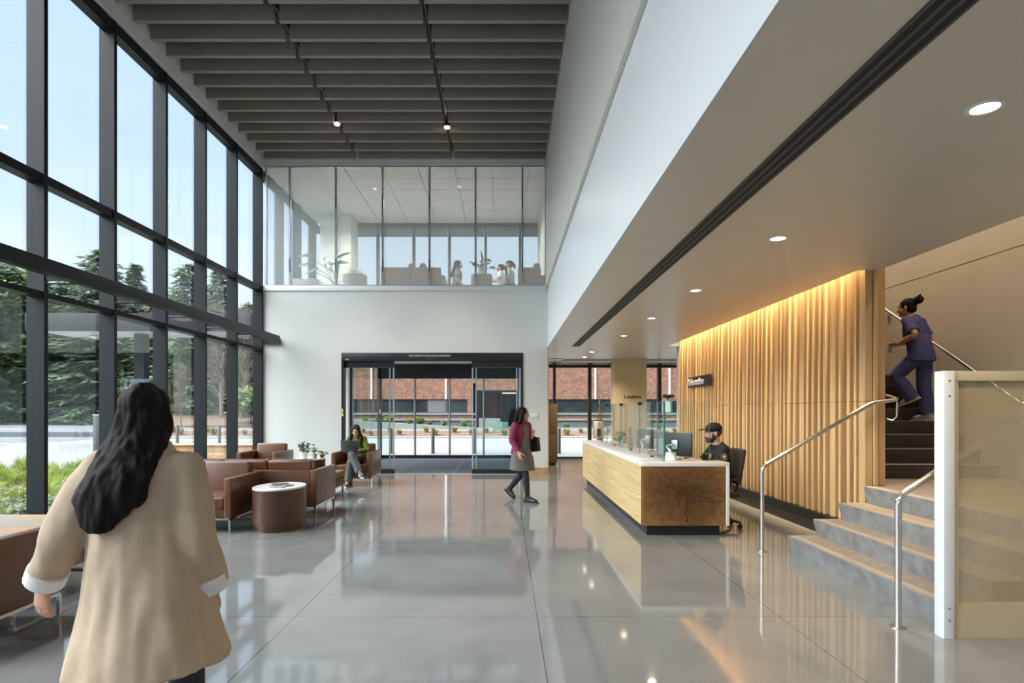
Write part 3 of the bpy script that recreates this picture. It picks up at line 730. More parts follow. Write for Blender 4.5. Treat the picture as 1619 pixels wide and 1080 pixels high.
for k in range(14):
    a = rr.uniform(0, 6.28); r = rr.uniform(.05, .14); z = rr.uniform(.14, .3)
    lm.ell((r * math.cos(a), r * math.sin(a), z), (.04, .02, .008), Euler((rr.uniform(-.6, .6), rr.uniform(-.6, .6), a)), 8)
    lm.tube([(0, 0, .08), (r * math.cos(a), r * math.sin(a), z)], .003, 5)
lm.build('foliage', M['leaf'], t)
t = thing('tablet_stand', 'small white tablet stand on the desk behind the glass', 'stand', (2.15, 7.75, .8205), math.radians(-40))
MB().box(-.07, .07, -.05, .05, 0, .012).build('base', M['quartz'], t); MB().obox((0, 0, .08), (.14, .012, .14), (math.radians(-20), 0, 0), .004).build('panel', M['alu'], t)
t = thing('dispenser_stand', 'white hand sanitizer pedestal by the rear windows', 'dispenser', (2.66, 17.0, 0))
MB().box(-.13, .13, -.12, .12, .72, 1.22, .02).build('body', M['quartz'], t); MB().box(-.12, .12, -.11, .11, 1.22, 1.25, .01).build('lid', M['blackmetal'], t)
MB().box(-.04, .04, -.03, .03, .03, .72).build('post', M['alu'], t); MB().cyl((0, 0, 0), .16, 0, .03).build('base', M['alu'], t)
MB().box(-.05, .05, -.126, -.12, .78, 1.0).build('spout_panel', M['greypanel'], t)

# ------------------------------------------------------------------ stairs
R1, R2, T2, Y2 = .174, .168, .27, 7.07
ZL = 4 * R1
st = thing('staircase', 'concrete staircase of four wide steps, landing and dark upper flight', 'stairs', (4.5, 6, 0), kind='structure')
xst = [3.01, 3.28, 3.546, 3.815]
yl, yn = 6.36, 4.03
for i, x in enumerate(xst):
    z0, z1 = i * R1, (i + 1) * R1
    xe = xst[i + 1] + .03 if i < 3 else 6.05
    y1 = yl
    # slanted riser face and left end
    m = MB(); bm = m.bm
    def pt(x_, y_, z_): return bm.verts.new((x_, y_, z_))
    a = [pt(x + .035, y1 - .025, z0), pt(x, y1, z1), pt(x, yn, z1), pt(x + .035, yn, z0), pt(xe + .1, y1 - .025, z0), pt(xe + .1, y1, z1), pt(xe + .1, yn, z1), pt(xe + .1, yn, z0)]
    for f in ((0, 1, 2, 3), (4, 7, 6, 5), (0, 4, 5, 1), (3, 2, 6, 7), (0, 3, 7, 4), (1, 5, 6, 2)): bm.faces.new([a[q] for q in f])
    bmesh.ops.recalc_face_normals(bm, faces=bm.faces)
    s_ = m.build('step', M['stairstone'], st, True)
    slab('tread_top', M['tread'], x + .004, xe if i < 3 else 6.05, yn, y1 - .004, z1, z1 + .004, s_)
    for k in range(4): slab('nosing_strip', M['nosing'], x + .03 + k * .016, x + .04 + k * .016, yn, y1 - .05, z1 + .004, z1 + .0065, s_)
slab('landing', M['tread'], 4.135, 6.05, yl - .02, Y2 + .05, ZL - .15, ZL + .003, st)
slab('landing_edge', M['stairstone'], 4.14, 6.05, yl - .01, Y2, 0, ZL - .15, st)
for k in range(1, 16):
    ye = Y2 + T2 * (k - 1); z1 = ZL + R2 * k
    m = MB(); m.prism([(ye + .03, z1 - R2 - .02), (ye, z1), (ye + T2 + .06, z1), (ye + T2 + .06, z1 - R2 - .02)], 'x', 4.135, 5.86)
    s_ = m.build('upper_step', M['riserdark'], st, True)
    slab('nosing_strip', M['nosing'], 4.135, 5.86, ye - .002, ye + .05, z1, z1 + .004, s_)
m = MB(); m.prism([(Y2 + .25, 0), (Y2 + .25, ZL), (Y2 + 15 * T2, ZL + 15 * R2 - .18), (Y2 + 15 * T2, 0)], 'x', 4.15, 5.84)
m.build('stair_body', M['riserdark'], st, True)
# handrails
def rail(name, label, pts, post=True, parts=()):
    t = thing(name, label, 'handrail', pts[0] if post else pts[0])
    o = MB()
    P = []
    pv = [V(p) for p in pts]
    P.append(pv[0])
    for i in range(1, len(pv) - 1):
        a, b, c_ = pv[i - 1], pv[i], pv[i + 1]; d1 = (a - b).normalized(); d2 = (c_ - b).normalized(); q = .055
        for k in range(5):
            u = k / 4; P.append((b + d1 * q) * (1 - u) ** 2 + b * 2 * u * (1 - u) + (b + d2 * q) * u ** 2)
    P.append(pv[-1])
    o.tube(P, .021, 16); o.build('tube', M['steel'], t, True)
    return t
h1 = rail('handrail', 'steel handrail rising along the far side of the lower steps', [(2.75, 6.38, 0.002), (2.75, 6.38, .905), (3.93, 6.38, 1.59), (4.2, 6.38, 1.62), (4.24, 6.6, 1.66), (4.24, 7.2, 1.78), (4.24, 10.2, 3.62)])
MB().lathe([(.05, 0.001), (.05, .008), (.022, .012)], (2.75, 6.38, 0)).build('flange', M['steel'], h1, True)
MB().tube([(4.14, 6.47, 1.42), (4.17, 6.42, 1.40), (4.2, 6.40, 1.44), (4.2, 6.39, 1.60)], .009, 8).build('bracket', M['steel'], h1, True)
h2 = rail('handrail', 'steel handrail by the perforated metal guard, nearest the camera', [(2.73, 4.145, 0.002), (2.73, 4.145, .907), (2.95, 4.145, 1.05), (3.85, 4.145, 1.62), (4.3, 4.145, 1.62)])
MB().lathe([(.05, 0.001), (.05, .008), (.022, .012)], (2.73, 4.145, 0)).build('flange', M['steel'], h2, True)
MB().tube([(3.9, 4.05, 1.5), (3.9, 4.145, 1.5), (3.9, 4.145, 1.6)], .009, 8).build('bracket', M['steel'], h2, True)
h3 = rail('handrail', 'steel handrail along the panelled wall beside the upper flight', [(5.97, 6.6, 1.56), (5.97, 6.9, 1.58), (5.97, 10.6, 3.86)])
for yy in (7.6, 9.4):
    z = 1.58 + (yy - 6.9) * .616
    MB().tube([(5.97, yy, z - .01), (5.97, yy, z - .12), (6.04, yy, z - .13)], .009, 8).build('bracket', M['steel'], h3, True); MB().box(6.04, 6.06, yy - .02, yy + .02, z - .2, z - .06).build('wall_plate', M['steel'], h3, True)
# perforated guard
gd = thing('stair_guard', 'beige perforated metal guard with a white end post beside the steps', 'railing', (4.5, 4.0, 0))
slab('end_post', M['white_gloss'], 2.89, 2.962, 3.93, 4.02, 0, 1.765, gd, .003)
for z in (1.70, 1.60, .20, .12):
    MB().lathe([(.006, 0), (.0065, .003)], n=12).merge(MB()).build('screw', M['steel'], gd).matrix_local = Matrix.Translation((2.925 - 4.5, 3.93 - 4.0, z)) @ Matrix.Rotation(PI / 2, 4, 'X')
slab('plinth', M['beigemetal'], 2.962, 6.04, 3.945, 4.015, 0, .17, gd)
slab('top_rail', M['beigemetal'], 2.962, 6.04, 3.94, 4.02, 1.70, 1.765, gd, .003)
slab('frame_side', M['beigemetal'], 2.962, 2.995, 3.945, 4.015, .17, 1.70, gd)
slab('frame_base', M['beigemetal'], 2.995, 6.04, 3.95, 4.01, .17, .225, gd)
slab('perforated_sheet', M['perf'], 2.995, 6.04, 3.975, 3.978, .225, 1.70, gd)

# ------------------------------------------------------------------ lounge furniture
def leg_mb(x, y, h): return MB().box(x - .0125, x + .0125, y - .0125, y + .0125, 0, h)
def seat_unit(name, label, cat, w, d, loc, rz, seats, group, lh=.178):
    """w along local x, front at local y=0, back at y=d"""
    t = thing(name, label, cat, loc, rz, group)
    a = .088
    for sx in (0, 1):
        x0 = 0 if sx == 0 else w - a
        MB().box(x0, x0 + a, 0, d, lh, .672, .012, 3).build('arm', M['leather'], t)
    MB().box(a, w - a, d - .1, d, lh, .672, .012, 3).build('back_panel', M['leather'], t)
    MB().box(a, w - a, .02, d - .1, lh, .29, .01).build('seat_base', M['leather'], t)
    sw_ = (w - 2 * a) / seats
    for i in range(seats):
        x0 = a + i * sw_
        MB().box(x0 + .004, x0 + sw_ - .004, .01, d - .26, .29, .435, .028, 4).build('seat_cushion', M['leather'], t)
        m = MB(); m.box(x0 + .004, x0 + sw_ - .004, 0, .15, 0, .43, .035, 4)
        me = MB().merge(m, Matrix.Translation((0, d - .27, .40)) @ Matrix.Rotation(math.radians(-9), 4, 'X'))
        me.build('back_cushion', M['leather'], t)
    MB().box(.012, w - .012, .012, .03, lh - .022, lh).box(.012, w - .012, d - .03, d - .012, lh - .022, lh).box(.012, .03, .012, d - .012, lh - .022, lh).box(w - .03, w - .012, .012, d - .012, lh - .022, lh).build('base_frame', M['chrome'], t)
    for x in (.025, w - .025):
        for y in (.025, d - .025): leg_mb(x, y, lh - .02).build('leg', M['chrome'], t)
    return t
seat_unit('leather_sofa', 'tan leather sofa facing the camera behind the walking woman in the cream coat', 'sofa', 2.05, .97, (-5.41, 7.33, 0), 0, 3, 'tan leather seating')
seat_unit('leather_sofa', 'tan leather sofa seen from behind, beyond the near oval table', 'sofa', 2.05, .96, (-2.63, 9.30, 0), PI, 3, 'tan leather seating')
a1 = seat_unit('leather_armchair', 'empty tan leather armchair by the windows and white wall', 'armchair', .80, .96, (-5.35, 11.92, 0), 0, 1, 'tan leather seating')
dup(a1, (-3.45, 11.86, 0), 0, 'tan leather armchair in which the woman with the laptop sits')
dup(a1, (-3.24, 4.4, 0), PI, 'dark tan leather armchair cut off beside the walking woman, nearest the camera')
def ottoman(label, x0, x1, y0, y1, top, mat1, mat2, group, lh=.15):
    t = thing('ottoman_bench', label, 'bench', ((x0 + x1) / 2, (y0 + y1) / 2, 0), 0, group)
    hx, hy = (x1 - x0) / 2, (y1 - y0) / 2
    MB().box(-hx, hx, -hy, hy, lh + .02, top - .12, .012).build('base', mat2, t)
    MB().box(-hx, hx, -hy, hy, top - .12, top, .03, 4).build('cushion', mat1, t)
    MB().box(-hx + .01, hx - .01, -hy + .01, hy - .01, lh, lh + .02).build('base_frame', M['chrome'], t)
    for sx in (-1, 1):
        for sy in (-1, 1): leg_mb(sx * (hx - .03), sy * (hy - .03), lh).build('leg', M['chrome'], t)
    return t
ottoman('olive green upholstered bench in front of the seated woman', -3.62, -2.93, 9.85, 10.95, .425, simple('olive_light', (.17, .12, .045), .85, var=.15, scale=60), M['olive'], 'upholstered benches')
ottoman('long bench with patterned blue and brown cloth by the windows', -5.5, -3.7, 4.5, 6.15,   .44, M['plaid'], M['plaid'], 'upholstered benches')
def drum(label, x, y, rx, ry, mat, group):
    t = thing('drum_table', label, 'side table', (x, y, 0), math.radians(0), group)
    MB().lathe([(0, 0), (.93, 0), (.93, .07), (1, .075), (1, .512), (0, .512)], n=48, sx=rx, sy=ry, cap=False).build('body', mat, t)
    MB().lathe([(0, .512), (.985, .512), (1, .518), (1, .53), (.985, .536), (0, .536)], n=48, sx=rx, sy=ry, cap=False).build('top', M['quartz'], t)
    return t
drum('oval dark wood drum table with a white top holding magazines', -2.905, 7.72, .315, .42, M['walnut'], 'drum side tables')
drum('dark wood drum table with a white top holding potted plants', -3.98, 12.2, .30, .36, M['walnut'], 'drum side tables')
for i, (dx, dy, r, lb) in enumerate(((-.02, .03, .3, 'lowest magazine on the oval drum table'), (.03, -.05, -.25, 'middle magazine lying across the oval table'), (.0, .02, .5, 'topmost magazine on the oval table'))):
    t = thing('magazine', lb, 'magazine', (-2.9 + dx, 7.7 + dy, .537 + i * .0065), r, 'magazines on the oval table')
    MB().box(-.105, .105, -.14, .14, 0, .005).build('pages', M['paper'], t); MB().box(-.106, .106, -.141, .141, .005, .0058).build('cover', simple('magazine_cover_%d' % i, ((.30, .36, .40), (.42, .40, .36), (.12, .13, .14))[i], .3, var=.6, scale=14), t)
def potted(label, loc, pr, ph, potmat, seed, spread, height, n, leafr, group='small potted plants', name='potted_plant'):
    rr = random.Random(seed)
    t = thing(name, label, 'plant', loc, 0, group)
    MB().lathe([(0, 0), (pr * .75, 0), (pr, ph), (pr * .9, ph), (pr * .85, ph * .9), (0, ph * .9)], n=28, cap=False).build('pot', potmat, t)
    MB().lathe([(pr * .84, ph * .9), (0, ph * .93)], n=20, cap=False).build('soil', M['soil'], t)
    f = MB(); s_ = MB()
    for k in range(n):
        a = rr.uniform(0, 6.283); r = spread * math.sqrt(rr.random()); z = ph + height * (rr.uniform(.25, 1) - .35 * (r / spread) ** 2)
        p = V((r * math.cos(a), r * math.sin(a), z))
        s_.tube([(0, 0, ph * .9), p * .6 + V((0, 0, ph * .3)), p], .003, 5)
        f.ell(p, (leafr, leafr * .75, leafr * .12), Euler((rr.uniform(-.8, .8), rr.uniform(-.8, .8), a)), 8)
    s_.build('stem', M['leaf'], t); f.build('foliage', M['leaf'], t)
    return t
potted('bushy green plant in a white pot, largest on the far drum table', (-4.08, 12.1, .5365), .09, .14, M['terracotta'], 3, .12, .22, 36, .04)
potted('small plant in a grey pot in the middle of the far drum table', (-3.83, 12.02, .5365), .055, .10, simple('grey_pot', (.35, .33, .30), .6), 4, .07, .2, 12, .034)
potted('trailing round-leaved plant at the right edge of the far drum table', (-3.77, 12.32, .5365), .045, .06, M['leather_seam'], 8, .10, .12, 8, .045)

# ------------------------------------------------------------------ furniture of the upper lounge
ZU = 4.35
M['lsofa'] = simple('rose_grey_fabric', (.34, .24, .20), .85)
def lsofa(label, x0, x1, y, seats):
    t = thing('lounge_sofa', label, 'sofa', ((x0 + x1) / 2, y, ZU), 0, 'upstairs sofas'); w_ = (x1 - x0) / 2
    n = seats
    for i in range(n):
        a, b = -w_ + i * 2 * w_ / n, -w_ + (i + 1) * 2 * w_ / n
        MB().box(a + .003, b - .003, 0, .16, .1, .80, .02).build('back', M['lsofa'], t); MB().box(a + .003, b - .003, .16, .85, .25, .45, .03).build('seat', M['lsofa'], t)
    MB().box(w_, w_ + .1, .0, .85, .1, .6, .02).build('arm', M['lsofa'], t)
    for x in (-w_ + .05, w_ - .05):
        for yy in (.05, .8): leg_mb(x, yy, .1).build('leg', M['chrome'], t)
    return t
lsofa('rose grey sofa back behind the upper glass, left of the standing people', -3.15, -1.62, 15.15, 2)
lsofa('rose grey sofa back behind the upper glass at its right end', .33, .92, 15.15, 1)
for lb, x, y in (('leftmost of three cushions showing above the upstairs sofas', -2.42, 15.4), ('middle of three cushions showing above the upstairs sofas', -2.13, 15.4), ('rightmost of three cushions showing above the upstairs sofas', .98 - .15, 15.4)):
    c_ = MB().box(x - .09, x + .09, y - .05 + .12, y + .22, ZU + .455, ZU + 1.0, .07, 4).build('throw_cushion', M['lsofa']); tag(c_, lb, 'cushion', 'upstairs cushions')
for lb, x, rx in (('pale drum table upstairs holding a small cactus pot', -3.76, .30), ('pale drum table upstairs holding the flowering plant', -.58, .27)):
    t = thing('lounge_drum_table', lb, 'side table', (x, 15.0, ZU), 0, 'upstairs drum tables')
    MB().lathe([(0, 0), (1, 0), (1, .54), (0, .54)], n=36, sx=rx, sy=rx, cap=False).build('body', simple('pale_drum_%g' % x, (.42, .36, .32), .6), t)
    MB().lathe([(0, .54), (1, .54), (1, .56), (0, .56)], n=36, sx=rx, sy=rx, cap=False).build('top', M['quartz'], t)
t = thing('lounge_bench', 'low pale bench upstairs beside the big leafy plant', 'bench', (-5.05, 15.2, ZU))
MB().box(-.36, .36, -.25, .25, .12, .47, .02).build('seat', simple('pale_bench', (.42, .40, .36), .7), t)
for x in (-.3, .3):
    for yy in (-.2, .2): leg_mb(x, yy, .12).build('leg', M['chrome'], t)
potted('tiny cactus pot on the left pale drum table upstairs', (-3.62, 15.0, ZU + .561), .05, .06, M['terracotta'], 12, .06, .08, 8, .02, 'upstairs plants')
t = potted('flowering plant in a white pot on the right upstairs drum table', (-.58, 15.0, ZU + .561), .09, .19, M['terracotta'], 17, .32, .2, 22, .07, 'upstairs plants')
MB().chain([(0, 0, .2), (.02, 0, .4), (-.02, 0, .6)], [.03, .03, .012], (0, 1, 0)).build('flower_spike', M['leaf'], t)
# big leafy plant upstairs
rr = random.Random(11)
t = thing('leafy_plant', 'large plant with broad paddle leaves upstairs in front of the column', 'plant', (-4.28, 15.2, ZU), 0, 'upstairs plants')
MB().lathe([(0, 0), (.14, 0), (.19, .34), (.17, .34), (.15, .3), (0, .3)], n=28, cap=False).build('pot', M['terracotta'], t)
s_ = MB(); 
for k, (px_, py_, ln, ang) in enumerate(((487, 405, .42, 168), (485, 418, .44, 175), (515, 412, .4, 125), (540, 405, .5, 35), (535, 416, .5, 20), (560, 432, .4, -28), (497, 431, .36, 190), (520, 424, .35, 130), (530, 400, .34, 60))):
    q = at(px_, py_, 15.2); tip = V((q.x + 4.28, rr.uniform(-.25, .25), q.z - ZU))
    s_.tube([(0, 0, .3), V((tip.x * .35, tip.y * .5, .3 + (tip.z - .3) * .6)), tip], .008, 6)
    a = math.radians(ang); m = MB(); bm = m.bm; rows = []
    for i in range(9):
        u = i / 8; wd = .13 * math.sin(PI * min(1, .08 + u * .92)) ** .7; sag = -.25 * u * u * ln
        cx = tip.x + math.cos(a) * ln * (u - .45); cz = tip.z + math.sin(a) * ln * (u - .45) + sag + .04
        rows.append([bm.verts.new((cx, tip.y + sgn * wd * .75, cz + sgn * wd * .55 + (.02 if sgn == 0 else 0))) for sgn in (-1, 0, 1)])
    for r0, r1 in zip(rows, rows[1:]):
        for j in range(2): bm.faces.new((r0[j], r0[j + 1], r1[j + 1], r1[j]))
    m.build('leaf', M['leafpale'], t)
s_.build('stem', M['leafpale'], t)
# ------------------------------------------------------------------ outdoors
def soil_mat(name, c1, c2, sc=30):
    k = N(name); n = k.noise(k.pos(), sc, 4, .7); return k.bsdf(k.ramp(n, [(.35, c1), (.65, c2)]), .95, bump=n, bstr=.6, bdist=.05)
M['mulch'] = soil_mat('bark_mulch', (.055, .028, .018), (.165, .095, .062), 9)
M['bedsoil'] = soil_mat('bed_soil', (.03, .024, .017), (.10, .075, .05), 12)
M['grassground'] = soil_mat('ground_cover', (.04, .07, .015), (.10, .13, .04), 2)
M['winglass'] = simple('dark_window_glass', (.022, .028, .031), .3, var=.5, scale=.8, spec=.2)
M['blindglass'] = simple('window_blind', (.13, .12, .125), .4, var=.04)
M['trunk'] = simple('bark', (.075, .055, .04), .9, var=.3, scale=6)
M['palebark'] = simple('pale_bark', (.34, .31, .26), .9, var=.2)
def leaf_mat(name, a, b):
    k = N(name); n = k.noise(k.pos(), 1.3, 3)
    bs = k.n('ShaderNodeBsdfPrincipled'); k.l(k.ramp(n, [(.3, a), (.7, b)]), bs.inputs[0]); bs.inputs['Roughness'].default_value = .7; bs.inputs['Specular IOR Level'].default_value = .2
    tl = k.n('ShaderNodeBsdfTranslucent'); k.l(k.ramp(n, [(.3, a), (.7, b)]), tl.inputs[0])
    mx = k.n('ShaderNodeMixShader'); mx.inputs[0].default_value = .3; k.l(bs.outputs[0], mx.inputs[1]); k.l(tl.outputs[0], mx.inputs[2]); k.l(mx.outputs[0], k.out.inputs[0])
    return k.m
M['needle'] = leaf_mat('dark_needles', (.036, .066, .034), (.095, .145, .065))
M['cedar'] = leaf_mat('cedar_needles', (.055, .10, .054), (.14, .20, .095))
M['bright'] = leaf_mat('bright_leaves', (.09, .15, .04), (.20, .27, .08))
M['twig'] = simple('bare_twigs', (.17, .13, .10), .9)
M['grass'] = leaf_mat('grass_blades', (.14, .21, .03), (.33, .40, .09))
M['drygrass'] = leaf_mat('dry_tuft', (.20, .17, .06), (.36, .32, .14))

S('ground_asphalt', MB().box(-120, 40, 14.4, 120, -.4, -.07).box(-120, -5.95, -30, 14.4, -.4, -.07), M['asphalt'], 'grey asphalt road outside', 'road')
S('ground_plaza', MB().box(-13.5, 10, YF + .08, 33, -.3, -.01).box(-13.5, -5.96, 15.6, YF + .08, -.3, -.01).box(-5.96, -3.95, 14.36, YF + .08, -.3, -.01).box(-22, -13.5, -20, 33, -.3, -.02), M['concrete'], 'pale concrete plaza outside the doors', 'pavement')
S('ground_bed', MB().box(-13.5, -5.97, -20, 15.6, -.3, -.02), M['bedsoil'], 'planting bed soil outside the window wall', 'ground')
for nm, x0, x1, y0, y1, z in (('kerb', -21, 12, 33.0, 33.35, .09), ('kerb', -21, 12, 36.0, 36.3, .34)):
    S('trim_%d' % (5 + (y0 > 35)), MB().box(x0, x1, y0, y1, -.2, z, .03), M['kerb'], 'concrete kerb along the %s edge of the mulch bed' % ('near' if y0 < 35 else 'far'), 'kerb')
S('ground_mulch', MB().prism([(33.35, -.2), (33.35, .07), (36.0, .32), (36.0, -.2)], 'x', -21, 12), M['mulch'], 'sloped bed of brown bark mulch across the driveway', 'ground')
S('ground_drive', MB().prism([(36.3, -.3), (36.3, .22), (43, .32), (43, -.3)], 'x', -32, 12), M['asphalt'], 'grey driveway behind the mulch bed', 'road')
# ramp kerb rising to the left in front of the brick building
m = MB(); m.prism([(-13.5, -.3), (-13.5, 1.02), (1.3, .16), (12, .16), (12, -.3)], 'y', 41.0, 41.5)
S('trim_7', m, M['kerb'], 'sloping concrete kerb in front of the brick building', 'kerb')
m = MB(); m.prism([(-13.5, -.3), (-13.5, .92), (1.3, .10), (12, .10), (12, -.3)], 'y', 41.5, 44.9)
S('ground_ramp', m, M['bedsoil'], 'sloping planting strip by the brick building', 'ground')
S('ground_bank', MB().prism([(43, -.3), (43, .45), (48, 1.15), (80, 1.6), (80, -.3)], 'x', -28, -14), M['mulch'], 'mulch bank under the trees', 'ground')
S('ground_far', MB().prism([(69, -.3), (69, .05), (80, .5), (120, 1), (120, -.3)], 'x', -120, -28), M['grassground'], 'grass verge beyond the road', 'ground')
for a, (x0, x1, y0, y1) in enumerate(((-60, -15, 22.2, 22.35), (-70, -22, 28.5, 28.8), (-60, -24, 52, 52.2))):
    S('trim_%d' % (8 + a), MB().box(x0, x1, y0, y1, -.075, -.062), M['paper'], 'white painted road line, %s' % ('nearest the pavement', 'middle one', 'farthest')[a], 'road marking')
m = MB(); m.lathe([(0, -.1), (4.2, -.1), (4.2, .08), (3.9, .1), (0, .14)], (-33.5, 44.5, 0), 32, 1.0, .8, cap=False)
S('trim_11', m, M['kerb'], 'kerbed traffic island in the road', 'kerb'); S('ground_island', MB().lathe([(3.7, .10), (0, .22)], (-33.5, 44.5, 0), 28, 1, .8, cap=False), M['mulch'], 'mulch on the traffic island', 'ground')

# brick building
bb = thing('brick_building', 'red brick building with a band of dark windows across the drive', 'building', (0, 48, 0))
Yb = 45.0
px = lambda p: (p - VX) * Yb / F
pz = lambda y: EYE - (y - VY) * Yb / F
rec0, rec1 = px(752), px(821)
wins = [(px(555), px(739)), (3.3, 13.2)]
def wallbox(mb, x0, x1, z0, z1): mb.box(x0, x1, Yb, Yb + .4, z0, z1)
m = MB(); zt, zb = pz(631), pz(653.5)
wallbox(m, -14, 14, pz(606), 9.0); wallbox(m, -14, rec0, pz(624), pz(617)); wallbox(m, rec1, 14, pz(624), pz(617))
wallbox(m, -14, wins[0][0], zb, zt); wallbox(m, wins[0][1], rec0, zb, zt); wallbox(m, rec1, wins[1][0], zb, zt); wallbox(m, 13.2, 14, zb, zt)
wallbox(m, -14, rec0, pz(662), pz(656)); wallbox(m, rec1, 14, pz(662), pz(656))
m.build('brick_wall', M['brick'], bb, True)
m = MB(); wallbox(m, -14, 14, pz(617), pz(606)); wallbox(m, -14, rec0, zt, pz(624)); wallbox(m, rec1, 14, zt, pz(624)); m.build('soldier_course', M['soldier'], bb, True)
m = MB(); m.box(-14, rec0, Yb - .12, Yb + .3, pz(656), zb); m.box(rec1, 14, Yb - .12, Yb + .3, pz(656), zb); m.build('sill_ledge', M['kerb'], bb, True)
m = MB(); m.box(-14, rec0, Yb - .15, Yb + .3, pz(665), pz(662)); m.box(rec1, 14, Yb - .15, Yb + .3, pz(665), pz(662)); m.build('base_ledge', M['kerb'], bb, True)
m = MB(); m.box(-14, rec0, Yb - .05, Yb + .3, -.2, pz(665)); m.box(rec1, 14, Yb - .05, Yb + .3, -.2, pz(665)); m.build('base_wall', M['asphalt'], bb, True)
MB().box(-14, 14, Yb + .1, Yb + 8, 9, 9.2).build('roof', M['greypanel'], bb, True)
MB().box(-14, -13.6, Yb, Yb + 8, 0, 9).build('side_wall', M['brick'], bb, True)
for (a, b), cuts in ((wins[0], (px(590), px(655), px(706))), (wins[1], (px(933), px(948), px(1040), px(1062)))):
    w_ = MB().box(a, b, Yb + .15, Yb + .2, zb, zt).build('window', M['winglass'], bb, True)
    MB().box(a, b, Yb + .05, Yb + .15, zb, zb + .08).box(a, b, Yb + .05, Yb + .15, zt - .06, zt).build('window_frame', M['greypanel'], w_, True)
    for q in cuts: MB().box(q - .06, q + .06, Yb + .04, Yb + .15, zb, zt).build('window_mullion', M['greypanel'], w_, True)
w_ = MB().box(px(676), px(704), Yb + .12, Yb + .16, zb + .08, zt - .06).build('window_blind', M['blindglass'], bb, True)
MB().box(px(1043), px(1062), Yb + .12, Yb + .16, zb + .08, zt - .06).build('window_blind', simple('green_blind', (.30, .36, .33), .5), bb, True)
for q in (587.5, 705.2, 941.3, 1058.4): MB().box(px(q) - .06, px(q) + .06, Yb - .1, Yb, zt - .0, 9).build('downspout', M['paper'], bb, True)
m = MB(); m.box(rec0 - .3, rec0, Yb, Yb + 4, 0, pz(606)); m.box(rec1, rec1 + .3, Yb, Yb + 4, 0, pz(606)); m.box(rec0, rec0 + 1.9, Yb + 3.6, Yb + 4, 0, pz(606)); m.build('recess_wall', M['brick'], bb, True)
MB().box(rec0, rec1, Yb + .4, Yb + 4, pz(620), pz(617)).build('recess_ceiling', M['greypanel'], bb, True)
MB().box(rec0 + 1.9, rec1, Yb + 3.7, Yb + 3.75, .2, pz(620)).build('glass_entrance', M['winglass'], bb, True)
for q in (rec0 + 1.95, rec0 + 2.5, rec0 + 3.1): MB().box(q - .04, q + .04, Yb + 3.6, Yb + 3.7, .2, pz(620)).build('entrance_frame', M['greypanel'], bb, True)
for q in (0, .35): MB().box(rec0 + 2.0, rec1 - .2, Yb + 1.3 + q * 3, Yb + 1.45 + q * 3, pz(620) - .04, pz(620)).build('ceiling_lamp', emit('entrance_lamp', (1, .85, .35, 1), 1.6), bb, True)
MB().box(px(758), px(791), Yb - 1.2, Yb - .9, 0, pz(661)).build('low_wall', M['kerb'], bb, True)
MB().box(rec0, rec1, Yb - .9, Yb + 4, 0, .2).build('entrance_floor', M['concrete'], bb, True)

sg = thing('street_sign', 'low green and blue sign board standing in the mulch bed', 'sign', (at(791, 0, 35.2).x, 35.2, .25))
MB().box(-.42, .12, -.04, .04, .12, .62).build('green_panel', simple('sign_green', (.13, .22, .20), .5, var=.25, scale=5), sg); MB().box(.12, .46, -.04, .04, .12, .62).build('blue_panel', simple('sign_blue', (.06, .12, .16), .5), sg)
for x in (-.35, .38): MB().box(x - .03, x + .03, -.03, .03, -.1, .12).build('post', M['greypanel'], sg)
def bollard(x, y, label, h=.9, first=[None]):
    if first[0] is None:
        t = thing('bollard', label, 'bollard', (x, y, -.01), 0, 'steel bollards'); first[0] = t
        MB().lathe([(.062, 0), (.062, .87), (.05, .90), (0, .90)], n=24, cap=False).build('post', M['greypanel'], t); MB().lathe([(.09, 0), (.09, .012), (.062, .014)], n=24, cap=False).build('base_ring', M['greypanel'], t)
        return t
    return dup(first[0], (x, y, -.01), 0, label)
for x, lb in ((-4.04, 'grey bollard outside the left sliding door leaf'), (-2.55, 'grey bollard in the middle of the open doorway'), (-1.06, 'grey bollard beside the right sliding door stile'), (.43, 'grey bollard behind the right door frame'), (1.93, 'grey bollard beyond the locker cabinet'), (3.4, 'grey bollard beyond the Lockers column')): bollard(x, 21.2, lb)
for x, lb in ((-14.25, 'pale grey bollard outside the windows, nearer the walking woman'), (-12.42, 'pale grey bollard outside the windows, nearer the white wall')): bollard(x, 26.0, lb)
oc = tag(MB().cyl((-4.78, 18.3, 0), .15, -.02, 3.4).build('porch_column', M['white']), 'round white column outside the vestibule glass', 'column')
pl = thing('planter_wall', 'low cedar plank planter wall outside the windows', 'planter', (-7.4, 15.4, -.02))
for k in range(4): MB().box(-9.4, -6.05, 15.1, 15.16, -.02 + k * .16, .135 + k * .16, .006).build('plank', M['bench'], pl, True)
MB().box(-9.45, -6.0, 15.05, 15.6, .62, .66, .006).build('top_board', M['bench'], pl, True); MB().box(-9.4, -6.05, 15.16, 15.55, -.02, .62).build('core', M['bedsoil'], pl, True)
